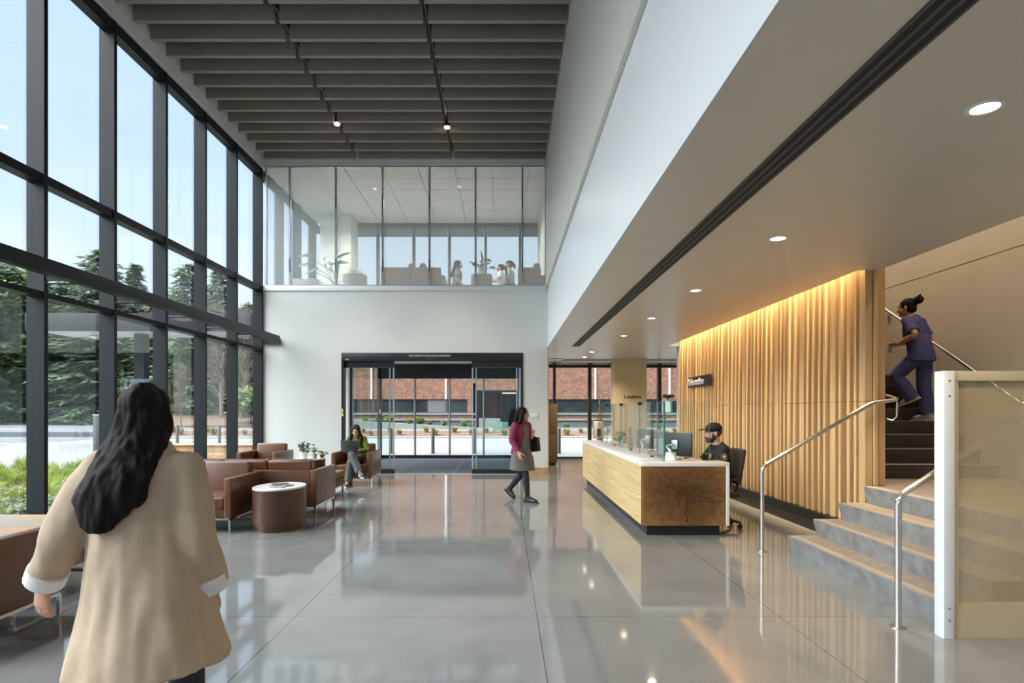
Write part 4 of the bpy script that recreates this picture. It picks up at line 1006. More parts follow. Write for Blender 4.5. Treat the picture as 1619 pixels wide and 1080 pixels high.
# entrance canopy over the drive
M['canopygrey'] = simple('canopy_grey', (.026, .028, .03), .7, var=.1, scale=2, spec=.2)
cp = thing('canopy', 'flat grey roof canopy with a white underside outside the windows', 'canopy', (-15, 26, 4.86))
MB().box(-20.1, -8.5, 25.0, 25.15, 4.86, 5.6, .02).box(-20.1, -19.95, 25.15, 27.6, 4.86, 5.6).build('fascia', M['canopygrey'], cp, True)
MB().box(-19.95, -8.5, 25.15, 27.6, 4.9, 5.0).build('underside', M['white_gloss'], cp, True)
MB().box(-19.95, -8.5, 25.15, 27.7, 5.0, 5.5).build('roof', M['canopygrey'], cp, True)
for k in range(5): MB().box(-19.9, -8.5, 25.3 + k * .5, 25.32 + k * .5, 4.893, 4.9).build('seam', M['canopygrey'], cp, True)
for x in (-16.05, -9.3): MB().box(x - .22, x + .22, 26.2, 26.6, -.05, 4.9).build('column', M['canopygrey'], cp, True)
q = at(148, 531, 25.6); t = thing('dome_camera', 'small white dome camera hung under the grey canopy', 'camera', (q.x, 25.6, 4.62))
MB().ell((0, 0, .10), (.14, .14, .13)).build('dome', M['quartz'], t); MB().cyl((0, 0, 0), .035, .2, .28).build('stem', M['alu'], t); MB().lathe([(.148, .09), (.148, .12)], n=24, cap=False).build('band', M['greypanel'], t)
q = at(156, 719, 22.0); t = thing('pay_pillar', 'grey rectangular pillar standing by the road outside', 'pillar', (q.x, 22, -.02))
MB().box(-.13, .13, -.12, .12, 0, 1.36, .01).build('body', M['greypanel'], t); MB().box(-.14, .14, -.13, .13, 1.36, 1.4).build('cap', M['alu'], t)
fn = thing('grey_fence', 'pale grey fence far behind the road under the trees', 'fence', (-51, 72, 0))
for k in range(6): MB().box(-57 + k * 2, -55.05 + k * 2, 72, 72.1, -.1, 1.75).build('panel', simple('fence_grey', (.30, .32, .34), .8) if k == 0 else bpy.data.materials['fence_grey'], fn, True)

# ---- trees
def card(bm, p, d, up, L, W):
    """one folded leaf spray"""
    s = d.cross(up)
    if s.length < 1e-3: s = d.orthogonal()
    s.normalize(); u = s.cross(d).normalized()
    a = bm.verts.new(p); b = bm.verts.new(p + d * L * .5 + s * W - u * W * .3); c_ = bm.verts.new(p + d * L); e_ = bm.verts.new(p + d * L * .5 - s * W - u * W * .3); m_ = bm.verts.new(p + d * L * .5 + u * W * .1)
    bm.faces.new((a, b, m_)); bm.faces.new((b, c_, m_)); bm.faces.new((c_, e_, m_)); bm.faces.new((e_, a, m_))
def conifer_mesh(seed, h, r, base, whorls, per, droop, cards, L, W, rag=.25, power=.8):
    rr = random.Random(seed); f = MB(); t = MB(); bm = f.bm
    t.chain([(0, 0, -.3), (0, 0, h * .5), (0, 0, h * .97)], [h * .016, h * .010, .02], (1, 0, 0), 'ff', 8, 2)
    for i in range(whorls):
        u = i / (whorls - 1); z = base + (h - base) * u ** .92
        rad = r * (1 - u) ** power * rr.uniform(1 - rag, 1 + rag * .4) + .12
        for j in range(per):
            a = j / per * 6.283 + rr.uniform(-.5, .5) + i * 1.1; ln = rad * rr.uniform(.65, 1.1)
            dirv = V((math.cos(a), math.sin(a), .12 + .25 * u))
            tip = V((0, 0, z)) + V((dirv.x * ln, dirv.y * ln, dirv.z * ln - droop * ln * ln / r))
            mid = V((0, 0, z)) + V((dirv.x * ln * .5, dirv.y * ln * .5, dirv.z * ln * .5 - droop * ln * ln / r * .2))
            t.chain([V((0, 0, z)), mid, tip], [.05, .03, .01], (0, 0, 1), 'ff', 4, 1)
            n = max(4, int(cards * ln / r))
            for k in range(n):
                s = (k + rr.random()) / n; s = .12 + .88 * s
                p = V((0, 0, z)).lerp(mid, s * 2) if s < .5 else mid.lerp(tip, s * 2 - 1)
                side = rr.choice((-1, 1)); da = a + side * rr.uniform(.2, 1.2)
                d = V((math.cos(da), math.sin(da), rr.uniform(-.55, .15) - droop * .4)).normalized()
                card(bm, p + V((rr.uniform(-.1, .1), rr.uniform(-.1, .1), rr.uniform(-.12, .08))), d, V((rr.uniform(-.4, .4), rr.uniform(-.4, .4), 1)), L * rr.uniform(.6, 1.25), W * rr.uniform(.6, 1.2))
    return f.mesh('needles', None), t.mesh('trunk')
def round_mesh(seed, h, r, n, L, twigs=False):
    rr = random.Random(seed); f = MB(); t = MB(); bm = f.bm
    t.chain([(0, 0, -.3), (.1, 0, h * .4), (0, .1, h * .6)], [h * .02, h * .014, h * .008], (1, 0, 0), 'ff', 8, 2)
    for k in range(26 if not twigs else 90):
        a = rr.uniform(0, 6.283); z0 = h * rr.uniform(.15, .7); el = rr.uniform(.2, 1.1); ln = r * rr.uniform(.6, 1.05)
        p0 = V((0, 0, z0)); p2 = p0 + V((math.cos(a) * ln * math.cos(el), math.sin(a) * ln * math.cos(el), ln * math.sin(el) + .2)); p1 = p0.lerp(p2, .5) + V((0, 0, .12 * ln))
        t.chain([p0, p1, p2], [h * .006, h * .004, h * .0012], (0, 0, 1), 'ff', 5, 1)
        if twigs:
            for q in range(7):
                s = rr.uniform(.35, 1); b = p0.lerp(p1, s * 2) if s < .5 else p1.lerp(p2, s * 2 - 1)
                e_ = b + V((rr.uniform(-1, 1), rr.uniform(-1, 1), rr.uniform(.2, 1.2))) * r * .22
                t.tube([b, e_], h * .0013, 4)
    cl = []
    for k in range(60):
        v = V((rr.gauss(0, 1), rr.gauss(0, 1), rr.gauss(0, 1))).normalized() * rr.uniform(.55, 1.0)
        cl.append(V((v.x * r, v.y * r, h * .58 + v.z * h * .42)))
    for k in range(n):
        c_ = rr.choice(cl); p = c_ + V((rr.gauss(0, 1), rr.gauss(0, 1), rr.gauss(0, .8))) * r * .16
        d = V((rr.gauss(0, 1), rr.gauss(0, 1), rr.gauss(-.1, .7))).normalized()
        card(bm, p, d, V((0, 0, 1)), L * rr.uniform(.6, 1.3), L * .34)
    return f.mesh('leaves', None), t.mesh('trunk')
spec = {
    'spruce': (conifer_mesh(1, 14, 3.0, 1.0, 40, 8, .12, 15, .75, .2), 'needle', 'trunk'),
    'cedar': (conifer_mesh(2, 14, 5.2, .8, 30, 8, .30, 24, .95, .24, .45, .62), 'cedar', 'trunk'),
    'fir': (conifer_mesh(3, 14, 4.0, .6, 36, 8, .22, 20, .85, .22, .35, .7), 'needle', 'trunk'),
    'broad': (round_mesh(4, 12, 4.2, 6500, .55), 'bright', 'trunk'),
    'bare': (round_mesh(5, 12, 3.4, 40, .3, True), 'drygrass', 'twig'),
}
def tree(kind, px_, Y, top, label, name='tree', base=0.0, sxy=1.0, rz=0.0):
    (fm, tm), lm_, bm_ = spec[kind]
    h0 = 14 if kind in ('spruce', 'cedar', 'fir') else 12
    X = (px_ - VX) * Y / F; hh = EYE + (VY - top) * Y / F - base
    t = thing(name, label, 'tree', (X, Y, base), rz, 'trees beyond the road'); s = hh / h0
    t.scale = (s * sxy, s * sxy, s)
    for nm, me, mt in (('foliage', fm, M[lm_]), ('trunk', tm, M[bm_])):
        if kind == 'bare' and nm == 'foliage': continue
        if not me.materials: me.materials.append(mt)
        o = bpy.data.objects.new(nm, me); COL.objects.link(o); o.parent = t
for a in (
    ('broad', -30, 72, 405, 'leafy light green tree at the outer end of the window wall', 'broadleaf_tree', 0, 1.0, .3),
    ('cedar', 12, 71, 418, 'leafy cedar showing left of the first mullion', 'cedar_tree', 0, .95, 1.2),
    ('fir', 112, 75, 436, 'dark fir behind the outer end of the canopy', 'fir_tree', 0, 1.15, 2.0),
    ('cedar', 160, 72, 398, 'spreading cedar with long drooping branches above the canopy', 'cedar_tree', 0, 1.0, 3.6),
    ('spruce', 214, 71, 419, 'pointed dark spruce rising against the sky between two mullions', 'spruce_tree', .5, .9, .4),
    ('cedar', 297, 50, 418, 'tall cedar filling the fourth window bay', 'cedar_tree', .8, .85, 5.1),
    ('fir', 345, 58, 428, 'slender fir in the fifth window bay', 'fir_tree', 1.2, .8, 4.0),
    ('bare', 388, 50, 452, 'bare twiggy tree beside the white wall edge', 'bare_tree', 1.2, 1.0, 1.0),
    ('fir', 250, 68, 470, 'distant fir behind the spruce', 'fir_tree', 1.0, 1.3, .9),
    ('cedar', 60, 84, 440, 'distant cedar hidden behind the first mullion', 'cedar_tree', 0.2, 1.3, 2.5),
    ('fir', 395, 70, 482, 'distant fir behind the bare tree', 'fir_tree', 1.2, 1.5, 2.2),
    ('cedar', 190, 86, 455, 'distant cedar behind the canopy column', 'cedar_tree', .5, 1.3, 3.0),
    ('fir', 330, 78, 470, 'distant dark fir deep in the trees of the fourth bay', 'fir_tree', 1.5, 1.6, 5.5),
    ('fir', 5, 84, 470, 'distant dark fir at the outer edge of the windows', 'fir_tree', 0, 1.7, 3.3),
    ('broad', 140, 80, 520, 'round leafy tree low behind the road', 'broadleaf_tree', 0.3, 1.4, 1.9),
    ('bare', 286, 40, 560, 'thin young bare tree on the mulch bank', 'bare_tree', .4, .5, 2.9),
    ('bare', 350, 47, 520, 'bare tree with brown twigs in front of the firs', 'bare_tree', 1.2, 1.0, 4.9),
    ('bare', -15, 71, 520, 'bare branches reaching in at the outer window edge', 'bare_tree', 0, 1.2, 2.4),
): tree(*a)
# shrubs
sh = round_mesh(9, 1.0, .62, 1500, .16); sh[0].materials.append(M['bright']); sh[1].materials.append(M['trunk'])
sd = round_mesh(10, 1.0, .7, 1500, .17); sd[0].materials.append(M['needle']); sd[1].materials.append(M['trunk'])
def shrub(x, y, z, s, label, src=sh, group='shrubs under the trees'):
    t = thing('shrub', label, 'shrub', (x, y, z), x, group); t.scale = s if isinstance(s, tuple) else (s,) * 3
    for nm, me in zip(('foliage', 'stem'), src):
        o = bpy.data.objects.new(nm, me); COL.objects.link(o); o.parent = t
q = at(394, 657, 44); shrub(q.x, 44, .8, (2.2, 2.2, 2.4), 'round bright green shrub next to the white wall edge')
rr = random.Random(3)
for k in range(22):
    p_ = -60 + k * 21.5; Y = (76 if p_ < 230 else 62) + rr.uniform(-4, 6); q = at(p_, 0, Y)
    o = shrub(q.x, Y, .2 if p_ < 200 else 1.2, (3.4, 3.4, 2.3 + rr.random()), 'dark undergrowth shrub below the far trees', sd)
for k in range(3):
    q = at((128, 140, 152)[k], 0, 71); shrub(q.x, 71, 0, (1.2, 1.2, (1.9, 1.2, 1.5)[k]), '%s of three small shrubs before the grey fence' % ('leftmost', 'middle', 'rightmost')[k], sd)
# tufts in the mulch bed
def tuft_mesh(seed, n, h, spread, wd):
    rr = random.Random(seed); m = MB(); bm = m.bm
    for k in range(n):
        a = rr.uniform(0, 6.283); r0 = spread * .35 * math.sqrt(rr.random()); r1 = r0 + spread * rr.uniform(.2, .9); hh = h * rr.uniform(.6, 1.1)
        c_, s_ = math.cos(a), math.sin(a); w2 = wd * rr.uniform(.6, 1.2)
        pts = [(r0, 0, w2), (r0 + (r1 - r0) * .35, hh * .65, w2 * .9), (r1, hh * rr.uniform(.7, 1), w2 * .15)]
        rows = [(bm.verts.new((c_ * r - s_ * w, s_ * r + c_ * w, z)), bm.verts.new((c_ * r + s_ * w, s_ * r - c_ * w, z))) for r, z, w in pts]
        for A, B in zip(rows, rows[1:]): bm.faces.new((A[0], A[1], B[1], B[0]))
    return m.mesh('blades', None)
tf = tuft_mesh(4, 90, .34, .3, .02); tf.materials.append(M['drygrass'])
for k in range(34):
    x = -20.5 + k * .92 + rr.uniform(-.25, .25); y = (34.0, 35.1)[k % 2] + rr.uniform(-.2, .2)
    o = bpy.data.objects.new('grass_tuft', tf); COL.objects.link(o); o.location = (x, y, .1 + (y - 33.35) * .094); s = rr.uniform(.8, 1.35); o.scale = (s, s, s); o.rotation_euler = (0, 0, k)
    tag(o, 'small dry grass tuft planted in the mulch bed', 'grass', 'tufts in the mulch bed')
for k in range(26):
    x = -13 + k * .98; y = 43.6; z = max(.1, .92 - (x + 13.5) * .0554)
    if px(755) < x < px(820): continue
    o = bpy.data.objects.new('planting', sh[0]); COL.objects.link(o); s = rr.uniform(.22, .5); o.location = (x + rr.uniform(-.4, .4), y, z - .05); o.scale = (s, s, s * 1.3); o.rotation_euler = (0, 0, k)
    tag(o, 'low green plant in the strip before the brick building', 'plant', 'plants along the brick building')
# grasses of the bed outside the window wall: uncountable
gt = [tuft_mesh(20, 70, .42, .30, .008), tuft_mesh(21, 60, .30, .34, .009)]
big = bmesh.new()
for k in range(420):
    x = rr.uniform(-13.3, -6.15); y = rr.uniform(5.5, 15.4)
    if x > -6.6 and y > 14.8: continue
    if -9.6 < x < -6 and y > 14.6: continue
    tm_ = gt[k % 2].copy(); s = rr.uniform(.6, 1.15); tm_.transform(Matrix.LocRotScale(V((x, y, -.02)), Euler((0, 0, rr.uniform(0, 6))), V((s, s, s)))); big.from_mesh(tm_); bpy.data.meshes.remove(tm_)
me = bpy.data.meshes.new('bed_grass'); big.to_mesh(me); big.free(); me.materials.append(M['grass'])
o = bpy.data.objects.new('bed_grass', me); COL.objects.link(o); tag(o, 'green grasses growing in the bed outside the windows', 'grass', None, 'stuff')
gc = round_mesh(30, .3, .3, 700, .07)[0]; gc.materials.append(leaf_mat('silver_cover', (.14, .18, .13), (.30, .35, .26)))
big = bmesh.new()
for k in range(60):
    x = -6.3 - rr.random() ** 2 * 1.6; y = rr.uniform(5.5, 14.5)
    tm_ = gc.copy(); s = rr.uniform(.7, 1.2); tm_.transform(Matrix.LocRotScale(V((x, y, -.08)), Euler((0, 0, rr.uniform(0, 6))), V((s, s, s)))); big.from_mesh(tm_); bpy.data.meshes.remove(tm_)
me = bpy.data.meshes.new('ground_cover_plants'); big.to_mesh(me); big.free(); me.materials.append(gc.materials[0])
o = bpy.data.objects.new('ground_cover_plants', me); COL.objects.link(o); tag(o, 'silvery low ground cover along the foot of the windows', 'ground cover', None, 'stuff')
# ------------------------------------------------------------------ people
def remeshed(mb, voxel, smooth=4, fac=.5, wrinkle=None, stretch=(1, 1, .35)):
    me = mb.mesh('tmp', None); o = bpy.data.objects.new('tmp', me); COL.objects.link(o)
    r = o.modifiers.new('r', 'REMESH'); r.mode = 'VOXEL'; r.voxel_size = voxel
    s = o.modifiers.new('s', 'SMOOTH'); s.factor = fac; s.iterations = smooth
    dg = bpy.context.evaluated_depsgraph_get(); dg.update()
    out = bpy.data.meshes.new_from_object(o.evaluated_get(dg))
    bpy.data.objects.remove(o); bpy.data.meshes.remove(me)
    if wrinkle:
        amp, sc = wrinkle
        ns = [v.normal.copy() for v in out.vertices]
        for v, n in zip(out.vertices, ns):
            p = V((v.co.x * stretch[0], v.co.y * stretch[1], v.co.z * stretch[2])) * sc
            v.co += n * amp * (noise.noise(p) + .5 * noise.noise(p * 2.3 + V((3, 1, 7))))
    for p in out.polygons: p.use_smooth = True
    return out
def put(name, me, mat, par):
    me.name = name; me.materials.clear(); me.materials.append(mat)
    o = bpy.data.objects.new(name, me); COL.objects.link(o); o.parent = par; return o
class Head:
    def __init__(s, c, fwd, up=(0, 0, 1), k=1.0):
        s.c = V(c); s.f = V(fwd).normalized(); u = V(up); s.r = s.f.cross(u).normalized(); s.u = s.r.cross(s.f).normalized(); s.k = k
        s.R = Matrix((s.r, s.f, s.u)).transposed()
    def p(s, x, y, z): return s.c + (s.r * x + s.f * y + s.u * z) * s.k
    def e(s, mb, c, r, n=20): mb.ell(s.p(*c), tuple(q * s.k for q in r), s.R, n)
def head_shape(mb, h, male=False):
    h.e(mb, (0, -.012, .028), (.076, .096, .088)); h.e(mb, (0, .022, -.03), (.063, .070, .082)); h.e(mb, (0, .036, -.072), (.052 if male else .045, .05, .042))
    h.e(mb, (0, .072, -.097), (.024, .02, .017)); h.e(mb, (0, .074, .026), (.048, .020, .012))
    mb.chain([h.p(0, .086, .012), h.p(0, .096, -.010), h.p(0, .110, -.034)], [.008 * h.k, .010 * h.k, .013 * h.k], h.r)
    h.e(mb, (0, .100, -.039), (.018, .012, .009))
    for s in (-1, 1):
        h.e(mb, (s * .038, .060, -.032), (.024, .022, .024)); h.e(mb, (s * .077, -.006, -.012), (.011, .020, .032), 12)
    h.e(mb, (0, .088, -.064), (.024, .010, .007)); h.e(mb, (0, .086, -.076), (.021, .011, .008))
def face_parts(h, par, brow=None):
    for s in (-1, 1):
        m = MB(); h.e(m, (s * .031, .0785, .002), (.0128, .0105, .0065), 14); m.build('eye', M['eye'], par)
        m = MB(); h.e(m, (s * .031, .0852, .002), (.0066, .0048, .0062), 10); m.build('iris', M['iris'], par)
        m = MB(); m.chain([h.p(s * .014, .095, .022), h.p(s * .03, .094, .028), h.p(s * .047, .083, .022)], [.003, .0042, .002], h.u, n=8); m.build('eyebrow', brow or M['hair'], par)
    m = MB(); h.e(m, (0, .0925, -.0655), (.020, .0068, .0038), 14); h.e(m, (0, .0912, -.0738), (.017, .0068, .0045), 14); m.build('lips', M['lips'], par)
def hand_shape(mb, w, d, n, side, curl=.5, k=1.0, spread=0.0):
    """w wrist, d along the hand, n out of the palm, side +1/-1 puts the thumb"""
    w, d, n = V(w), V(d).normalized(), V(n); n = (n - d * n.dot(d)).normalized(); t = n.cross(d) * side
    mb.chain([w - d * .02, w + d * .012 * k, w + d * .05 * k, w + d * .088 * k], [(.026 * k, .020 * k), (.028 * k, .019 * k), (.040 * k, .016 * k), (.040 * k, .0135 * k)], t, n=14, sub=2)
    for off, ln, cv in ((.0315, .070, .9), (.0105, .079, 1.0), (-.0105, .073, 1.08), (-.031, .058, 1.2)):
        p = w + d * .086 * k + t * off * k; th = 0.0; pts = [p - d * .012, p]; dd = (d + t * off * spread * 12).normalized()
        for fr, q in ((.45, .55), (.30, 1.0), (.25, .7)):
            th += curl * cv * q; p = p + (dd * math.cos(th) + n * math.sin(th)) * ln * fr * k; pts.append(p)
        mb.chain(pts, [.0095 * k, .0090 * k, .0083 * k, .0076 * k, .0062 * k], t, n=10, sub=1)
    b = w + d * .022 * k + t * .022 * k + n * .006
    mb.chain([b, b + (d * .62 + t * .72 + n * .25).normalized() * .042 * k, b + (d * .62 + t * .72 + n * .25).normalized() * .042 * k + (d * .85 + t * .35 + n * .45).normalized() * .032 * k,
              b + (d * .62 + t * .72 + n * .25).normalized() * .042 * k + (d * .85 + t * .35 + n * .45).normalized() * .056 * k], [.0145 * k, .0115 * k, .0095 * k, .007 * k], n, n=10, sub=1)
def limb(mb, a, b, c, r, ref=(1, 0, 0), caps='rr', n=14):
    """two-bone limb; r = radii at start, mid-upper, joint, mid-lower, end"""
    a, b, c = V(a), V(b), V(c)
    mb.chain([a, a.lerp(b, .45), b, b.lerp(c, .35), c], r, ref, caps, n, 3)
def shoe(par, ankle, toe, mat, sole=None, high=.05, wid=.042, name='shoe', up=(0, 0, 1)):
    a, t = V(ankle), V(toe); d = (t - a); U = V(up); d = (d - U * d.dot(U)); L = d.length; d.normalize(); r = d.cross(U)
    gz = t - U * (t - a).dot(U) * 0
    h0 = a - U * (a - t).dot(U)          # point under the ankle at toe height
    m = MB()
    m.chain([h0 - d * .05 + U * .012, h0 - d * .01 + U * .022, h0 + d * L * .5 + U * .016, t + U * .006, t + d * .02], [(wid * .75, .028), (wid * .85, .042), (wid, .036), (wid * .95, .026), (wid * .6, .016)], r, n=16)
    m.chain([h0 + U * .03 - d * .02, a + U * high], [(.04, .046), (.038, .04)], r, n=14)
    me = remeshed(m, .006, 4); o = put(name, me, mat, par)
    s = MB(); s.chain([h0 - d * .075 - U * .022, h0 - U * .024, h0 + d * L * .5 - U * .024, t + d * .045 - U * .022], [(wid * .75, .012), (wid * .9, .012), (wid * 1.05, .012), (wid * .65, .012)], r, n=14); s.build('sole', sole or M['plastic'], o)
    return o
def torso(mb, J, w, dz=0.0, caps='rr', stop=None):
    """w scales: list of (half width, half depth) for crotch, pelvis, waist, chest, shoulders, neck"""
    pts = [J['pelvis'] - V((0, 0, .06)), J['pelvis'], J['waist'], J['chest'], (J['sl'] + J['sr']) / 2 + V((0, 0, .0)), J['neck']]
    mb.chain(pts[(stop or 0):], w[(stop or 0):], J['sr'] - J['sl'], caps, 20, 3)
def P(**k): return {a: V(b) for a, b in k.items()}
def figure(par, J, h, skin, top, bottom, voxel=.0055, male=False, hands=((.5, 1), (.5, -1)), tops=None, sleeve='long', pant=True, wr=(.006, 14), hd=None, k=1.0, names=('shirt', 'trousers'), legr=(.088, .080, .062, .056, .05), armr=(.064, .058, .05, .044, .036), tw=None):
    """body (one surface), upper garment and trousers"""
    tw = tw or ([(.13, .10), (.165, .115), (.138, .098), (.160, .112), (.15, .085), (.055, .055)] if not male else [(.13, .10), (.165, .12), (.165, .12), (.19, .125), (.17, .095), (.065, .065)])
    b = MB(); torso(b, J, [(x * k, y * k) for x, y in tw])
    b.chain([J['neck'] - V((0, 0, .03)), J['neck'].lerp(h.c, .4), h.p(0, -.015, -.05)], [.056 * k if male else .048 * k, .052 * k if male else .043 * k, .05 * k], (1, 0, 0))
    head_shape(b, h, male)
    for s, d in (('l', -1), ('r', 1)):
        sh = J['s' + s]; b.chain([J['neck'] - V((0, 0, .05)), sh], [.05 * k, .05 * k], (0, 0, 1)); limb(b, sh, J['e' + s], J['w' + s], [.052 * k, .046 * k, .038 * k, .037 * k, .026 * k])
        limb(b, J['h' + s], J['k' + s], J['a' + s], [.085 * k, .074 * k, .052 * k, .051 * k, .034 * k])
        b.chain([J['a' + s], J['a' + s].lerp(J['t' + s], .5) + V((0, 0, -.01)), J['t' + s]], [.036 * k, .034 * k, .026 * k], (1, 0, 0))
        hdv = hd[s] if hd and s in hd else None
        dirv = hdv[0] if hdv else (J['w' + s] - J['e' + s]); nv = hdv[1] if hdv else V((-d, 0, 0)); cu = hdv[2] if hdv else .45
        hand_shape(b, J['w' + s], dirv, nv, (1 if s == 'l' else -1) * (hdv[3] if hdv and len(hdv) > 3 else 1), cu, k)
    body = put('body', remeshed(b, voxel, 3, .4), skin, par)
    if top is not None:
        t = MB(); torso(t, J, [((x + .014) * k, (y + .014) * k) for x, y in tw[:5]] + [(tw[5][0] * k + .012, tw[5][1] * k + .012)], caps='ff', stop=0)
        for s in 'lr':
            sh, e, w_ = J['s' + s], J['e' + s], J['w' + s]
            t.chain([J['neck'] - V((0, 0, .055)), sh], [.06 * k, .066 * k], (0, 0, 1))
            if sleeve == 'long': limb(t, sh, e, w_.lerp(e, .06), [a * k for a in armr], caps='rf')
            else: t.chain([sh, sh.lerp(e, .45), sh.lerp(e, .80)], [.068 * k, .068 * k, .072 * k], (1, 0, 0), 'rf')
        put(names[0], remeshed(t, voxel, 4, .5, wr), top, par)
    if bottom is not None and pant:
        t = MB()
        t.chain([J['pelvis'] + V((0, 0, .09)), J['pelvis'], J['pelvis'] - V((0, 0, .07))], [(.15 * k, .115 * k), ((tw[1][0] + .014) * k, (tw[1][1] + .014) * k), ((tw[0][0] + .022) * k, (tw[0][1] + .008) * k)], J['hr'] - J['hl'], 'rr', 20)
        for s in 'lr': limb(t, J['h' + s], J['k' + s], J['a' + s] + (J['a' + s] - J['k' + s]).normalized() * -.0, [(a + .010) * k for a in legr], caps='rf')
        put(names[1], remeshed(t, voxel, 4, .5, wr), bottom, par)
    return body
def hair_blob(par, mat, build, voxel=.007, wr=(.006, 30), name='hair'):
    m = MB(); build(m); return put(name, remeshed(m, voxel, 3, .5, wr, (1, 1, .2)), mat, par)
cloth = lambda n, c, v=.08: simple(n, c, .85, var=v, scale=25, bscale=220, bstr=.2)

# --- woman in the cream coat walking away, nearest the camera
w = thing('person', 'woman with long dark hair in a loose cream coat walking away, nearest the camera', 'person', (-1.385, 2.3, 0), math.radians(4))
J = P(pelvis=(0, 0, .86), waist=(0, .01, 1.02), chest=(0, .02, 1.18), neck=(0, .02, 1.35), sl=(-.16, .02, 1.295), sr=(.135, .02, 1.29), el=(-.265, -.05, 1.04), er=(.19, -.02, 1.02), wl=(-.385, .02, .84), wr=(.225, .06, .79),
      hl=(-.09, 0, .84), hr=(.09, 0, .84), kl=(-.09, -.06, .46), kr=(.08, .16, .48), al=(-.10, -.30, .12), ar=(.08, .22, .08), tl=(-.10, -.17, .04), tr=(.08, .38, .03))
h = Head((-.02, .05, 1.485), (-.05, 1, -.05))
figure(w, J, h, M['skin'], None, cloth('dark_trousers', (.02, .022, .03)), .005, hd={'l': (V((-.12, .10, -.95)), V((.35, .9, 0)), .38), 'r': (V((.05, .25, -.9)), V((-.9, .1, 0)), .7)})
face_parts(h, w)
def coat(m):
    m.chain([(0, .02, 1.375), (0, .02, 1.335), (0, .02, 1.27), (0, .01, 1.12), (0, .0, .95), (.01, 0, .75), (.02, 0, .535)], [(.07, .065), (.12, .08), (.19, .11), (.195, .135), (.205, .16), (.245, .195), (.30, .235)], (1, 0, 0), 'ff', 28)
    for s, e_, w_ in ((J['sl'], J['el'], J['wl']), (J['sr'], J['er'], J['wr'])):
        m.chain([s + V((0, 0, -.01)), s.lerp(e_, .5), e_, e_.lerp(w_, .5), w_.lerp(e_, .06)], [.072, .076, .076, .068, .064], (0, 1, 0), 'rf', 18)
m = MB(); coat(m); cm = cloth('cream_coat', (.46, .35, .25), .05); put('coat', remeshed(m, .007, 5, .5, (.022, 7), (1, 1, .3)), cm, w)
cw = cloth('white_cuff', (.72, .70, .70), .03)
for s in 'lr':
    e_, w_ = J['e' + s], J['w' + s]; m = MB(); m.chain([w_.lerp(e_, .28), w_.lerp(e_, .03)], [.072, .070], (0, 1, 0), 'ff', 20); put('cuff', remeshed(m, .005, 3), cw, w)
m = MB(); m.chain([(-.07, .0, 1.345), (0, -.03, 1.36), (.07, .0, 1.345)], [.026, .03, .026], (0, 0, 1)); put('collar', remeshed(m, .006, 3), cm, w)
def hb(m):
    h.e(m, (0, -.020, .034), (.086, .104, .090)); h.e(m, (0, -.055, -.03), (.080, .07, .085))
    m.chain([h.p(0, -.06, 0), h.p(-.01, -.085, -.10), (-.03, -.105, 1.28), (-.07, -.145, 1.18), (-.095, -.155, 1.09)], [(.080, .06), (.078, .055), (.095, .05), (.105, .045), (.06, .03)], (1, 0, 0), n=18)
    for s in (-1, 1): m.chain([h.p(s * .055, -.02, .03), h.p(s * .07, -.03, -.06), (s * .075 - .03, -.08, 1.30), (s * .085 - .06, -.135, 1.18)], [.038, .036, .042, .035], (1, 0, 0))
hair_blob(w, M['hair'], hb, .006, (.010, 26))
for a, t in ((J['al'], J['tl']), (J['ar'], J['tr'])): shoe(w, a, t, M['blackmetal'])

# --- woman in the magenta jacket walking right
w = thing('person', 'black haired woman in a magenta jacket, grey dress and black tights walking to the right', 'person', (.265, 10.02, 0), math.radians(-132))
J = P(pelvis=(0, 0, .84), waist=(0, .01, .99), chest=(0, .02, 1.14), neck=(0, .02, 1.30), sl=(-.16, .02, 1.255), sr=(.16, .02, 1.255), el=(-.22, .02, 1.02), er=(.22, .00, 1.02), wl=(-.10, .16, 1.07), wr=(.24, .16, .83),
      hl=(-.085, 0, .82), hr=(.085, 0, .82), kl=(-.09, -.06, .44), kr=(.075, .17, .47), al=(-.10, -.34, .15), ar=(.08, .22, .08), tl=(-.10, -.24, .035), tr=(.08, .40, .028))
h = Head((0, .05, 1.452), (-.5, 1, -.02), k=.98)
figure(w, J, h, M['skin'], None, None, .0055, hd={'l': (V((-.1, .3, .9)), V((0, -1, 0)), 1.0), 'r': (V((.0, .35, -.9)), V((-.9, .2, 0)), .5)})
face_parts(h, w)
mg = cloth('magenta_wool', (.19, .018, .062), .12); gd_ = cloth('grey_dress_cloth', (.115, .108, .10), .10); tg = cloth('black_tights', (.012, .013, .018))
t = MB(); torso(t, J, [(.16, .12), (.182, .13), (.155, .115), (.177, .13), (.165, .10), (.07, .068)], caps='ff')
t.chain([J['pelvis'] + V((0, 0, .02)), J['pelvis'] - V((0, 0, .05))], [(.182, .135), (.195, .145)], (1, 0, 0), 'ff', 20)
for s in 'lr': limb(t, J['s' + s], J['e' + s], J['w' + s].lerp(J['e' + s], .08), [.068, .062, .055, .05, .044], caps='rf')
put('jacket', remeshed(t, .0065, 4, .5, (.006, 12)), mg, w)
t = MB(); t.chain([(0, .02, 1.26), (0, .028, 1.14), (0, .03, .95), (0, .02, .84), (0, .035, .70), (0, .035, .515)], [(.10, .07), (.10, .118), (.11, .118), (.178, .135), (.198, .185), (.208, .215)], (1, 0, 0), 'ff', 22)
t.chain([(0, .105, 1.25), (0, .142, 1.14), (0, .142, .98), (0, .145, .82)], [(.055, .03), (.06, .03), (.055, .03), (.085, .03)], (1, 0, 0), 'ff', 16)
put('dress', remeshed(t, .0065, 4, .5, (.008, 9)), gd_, w)
t = MB()
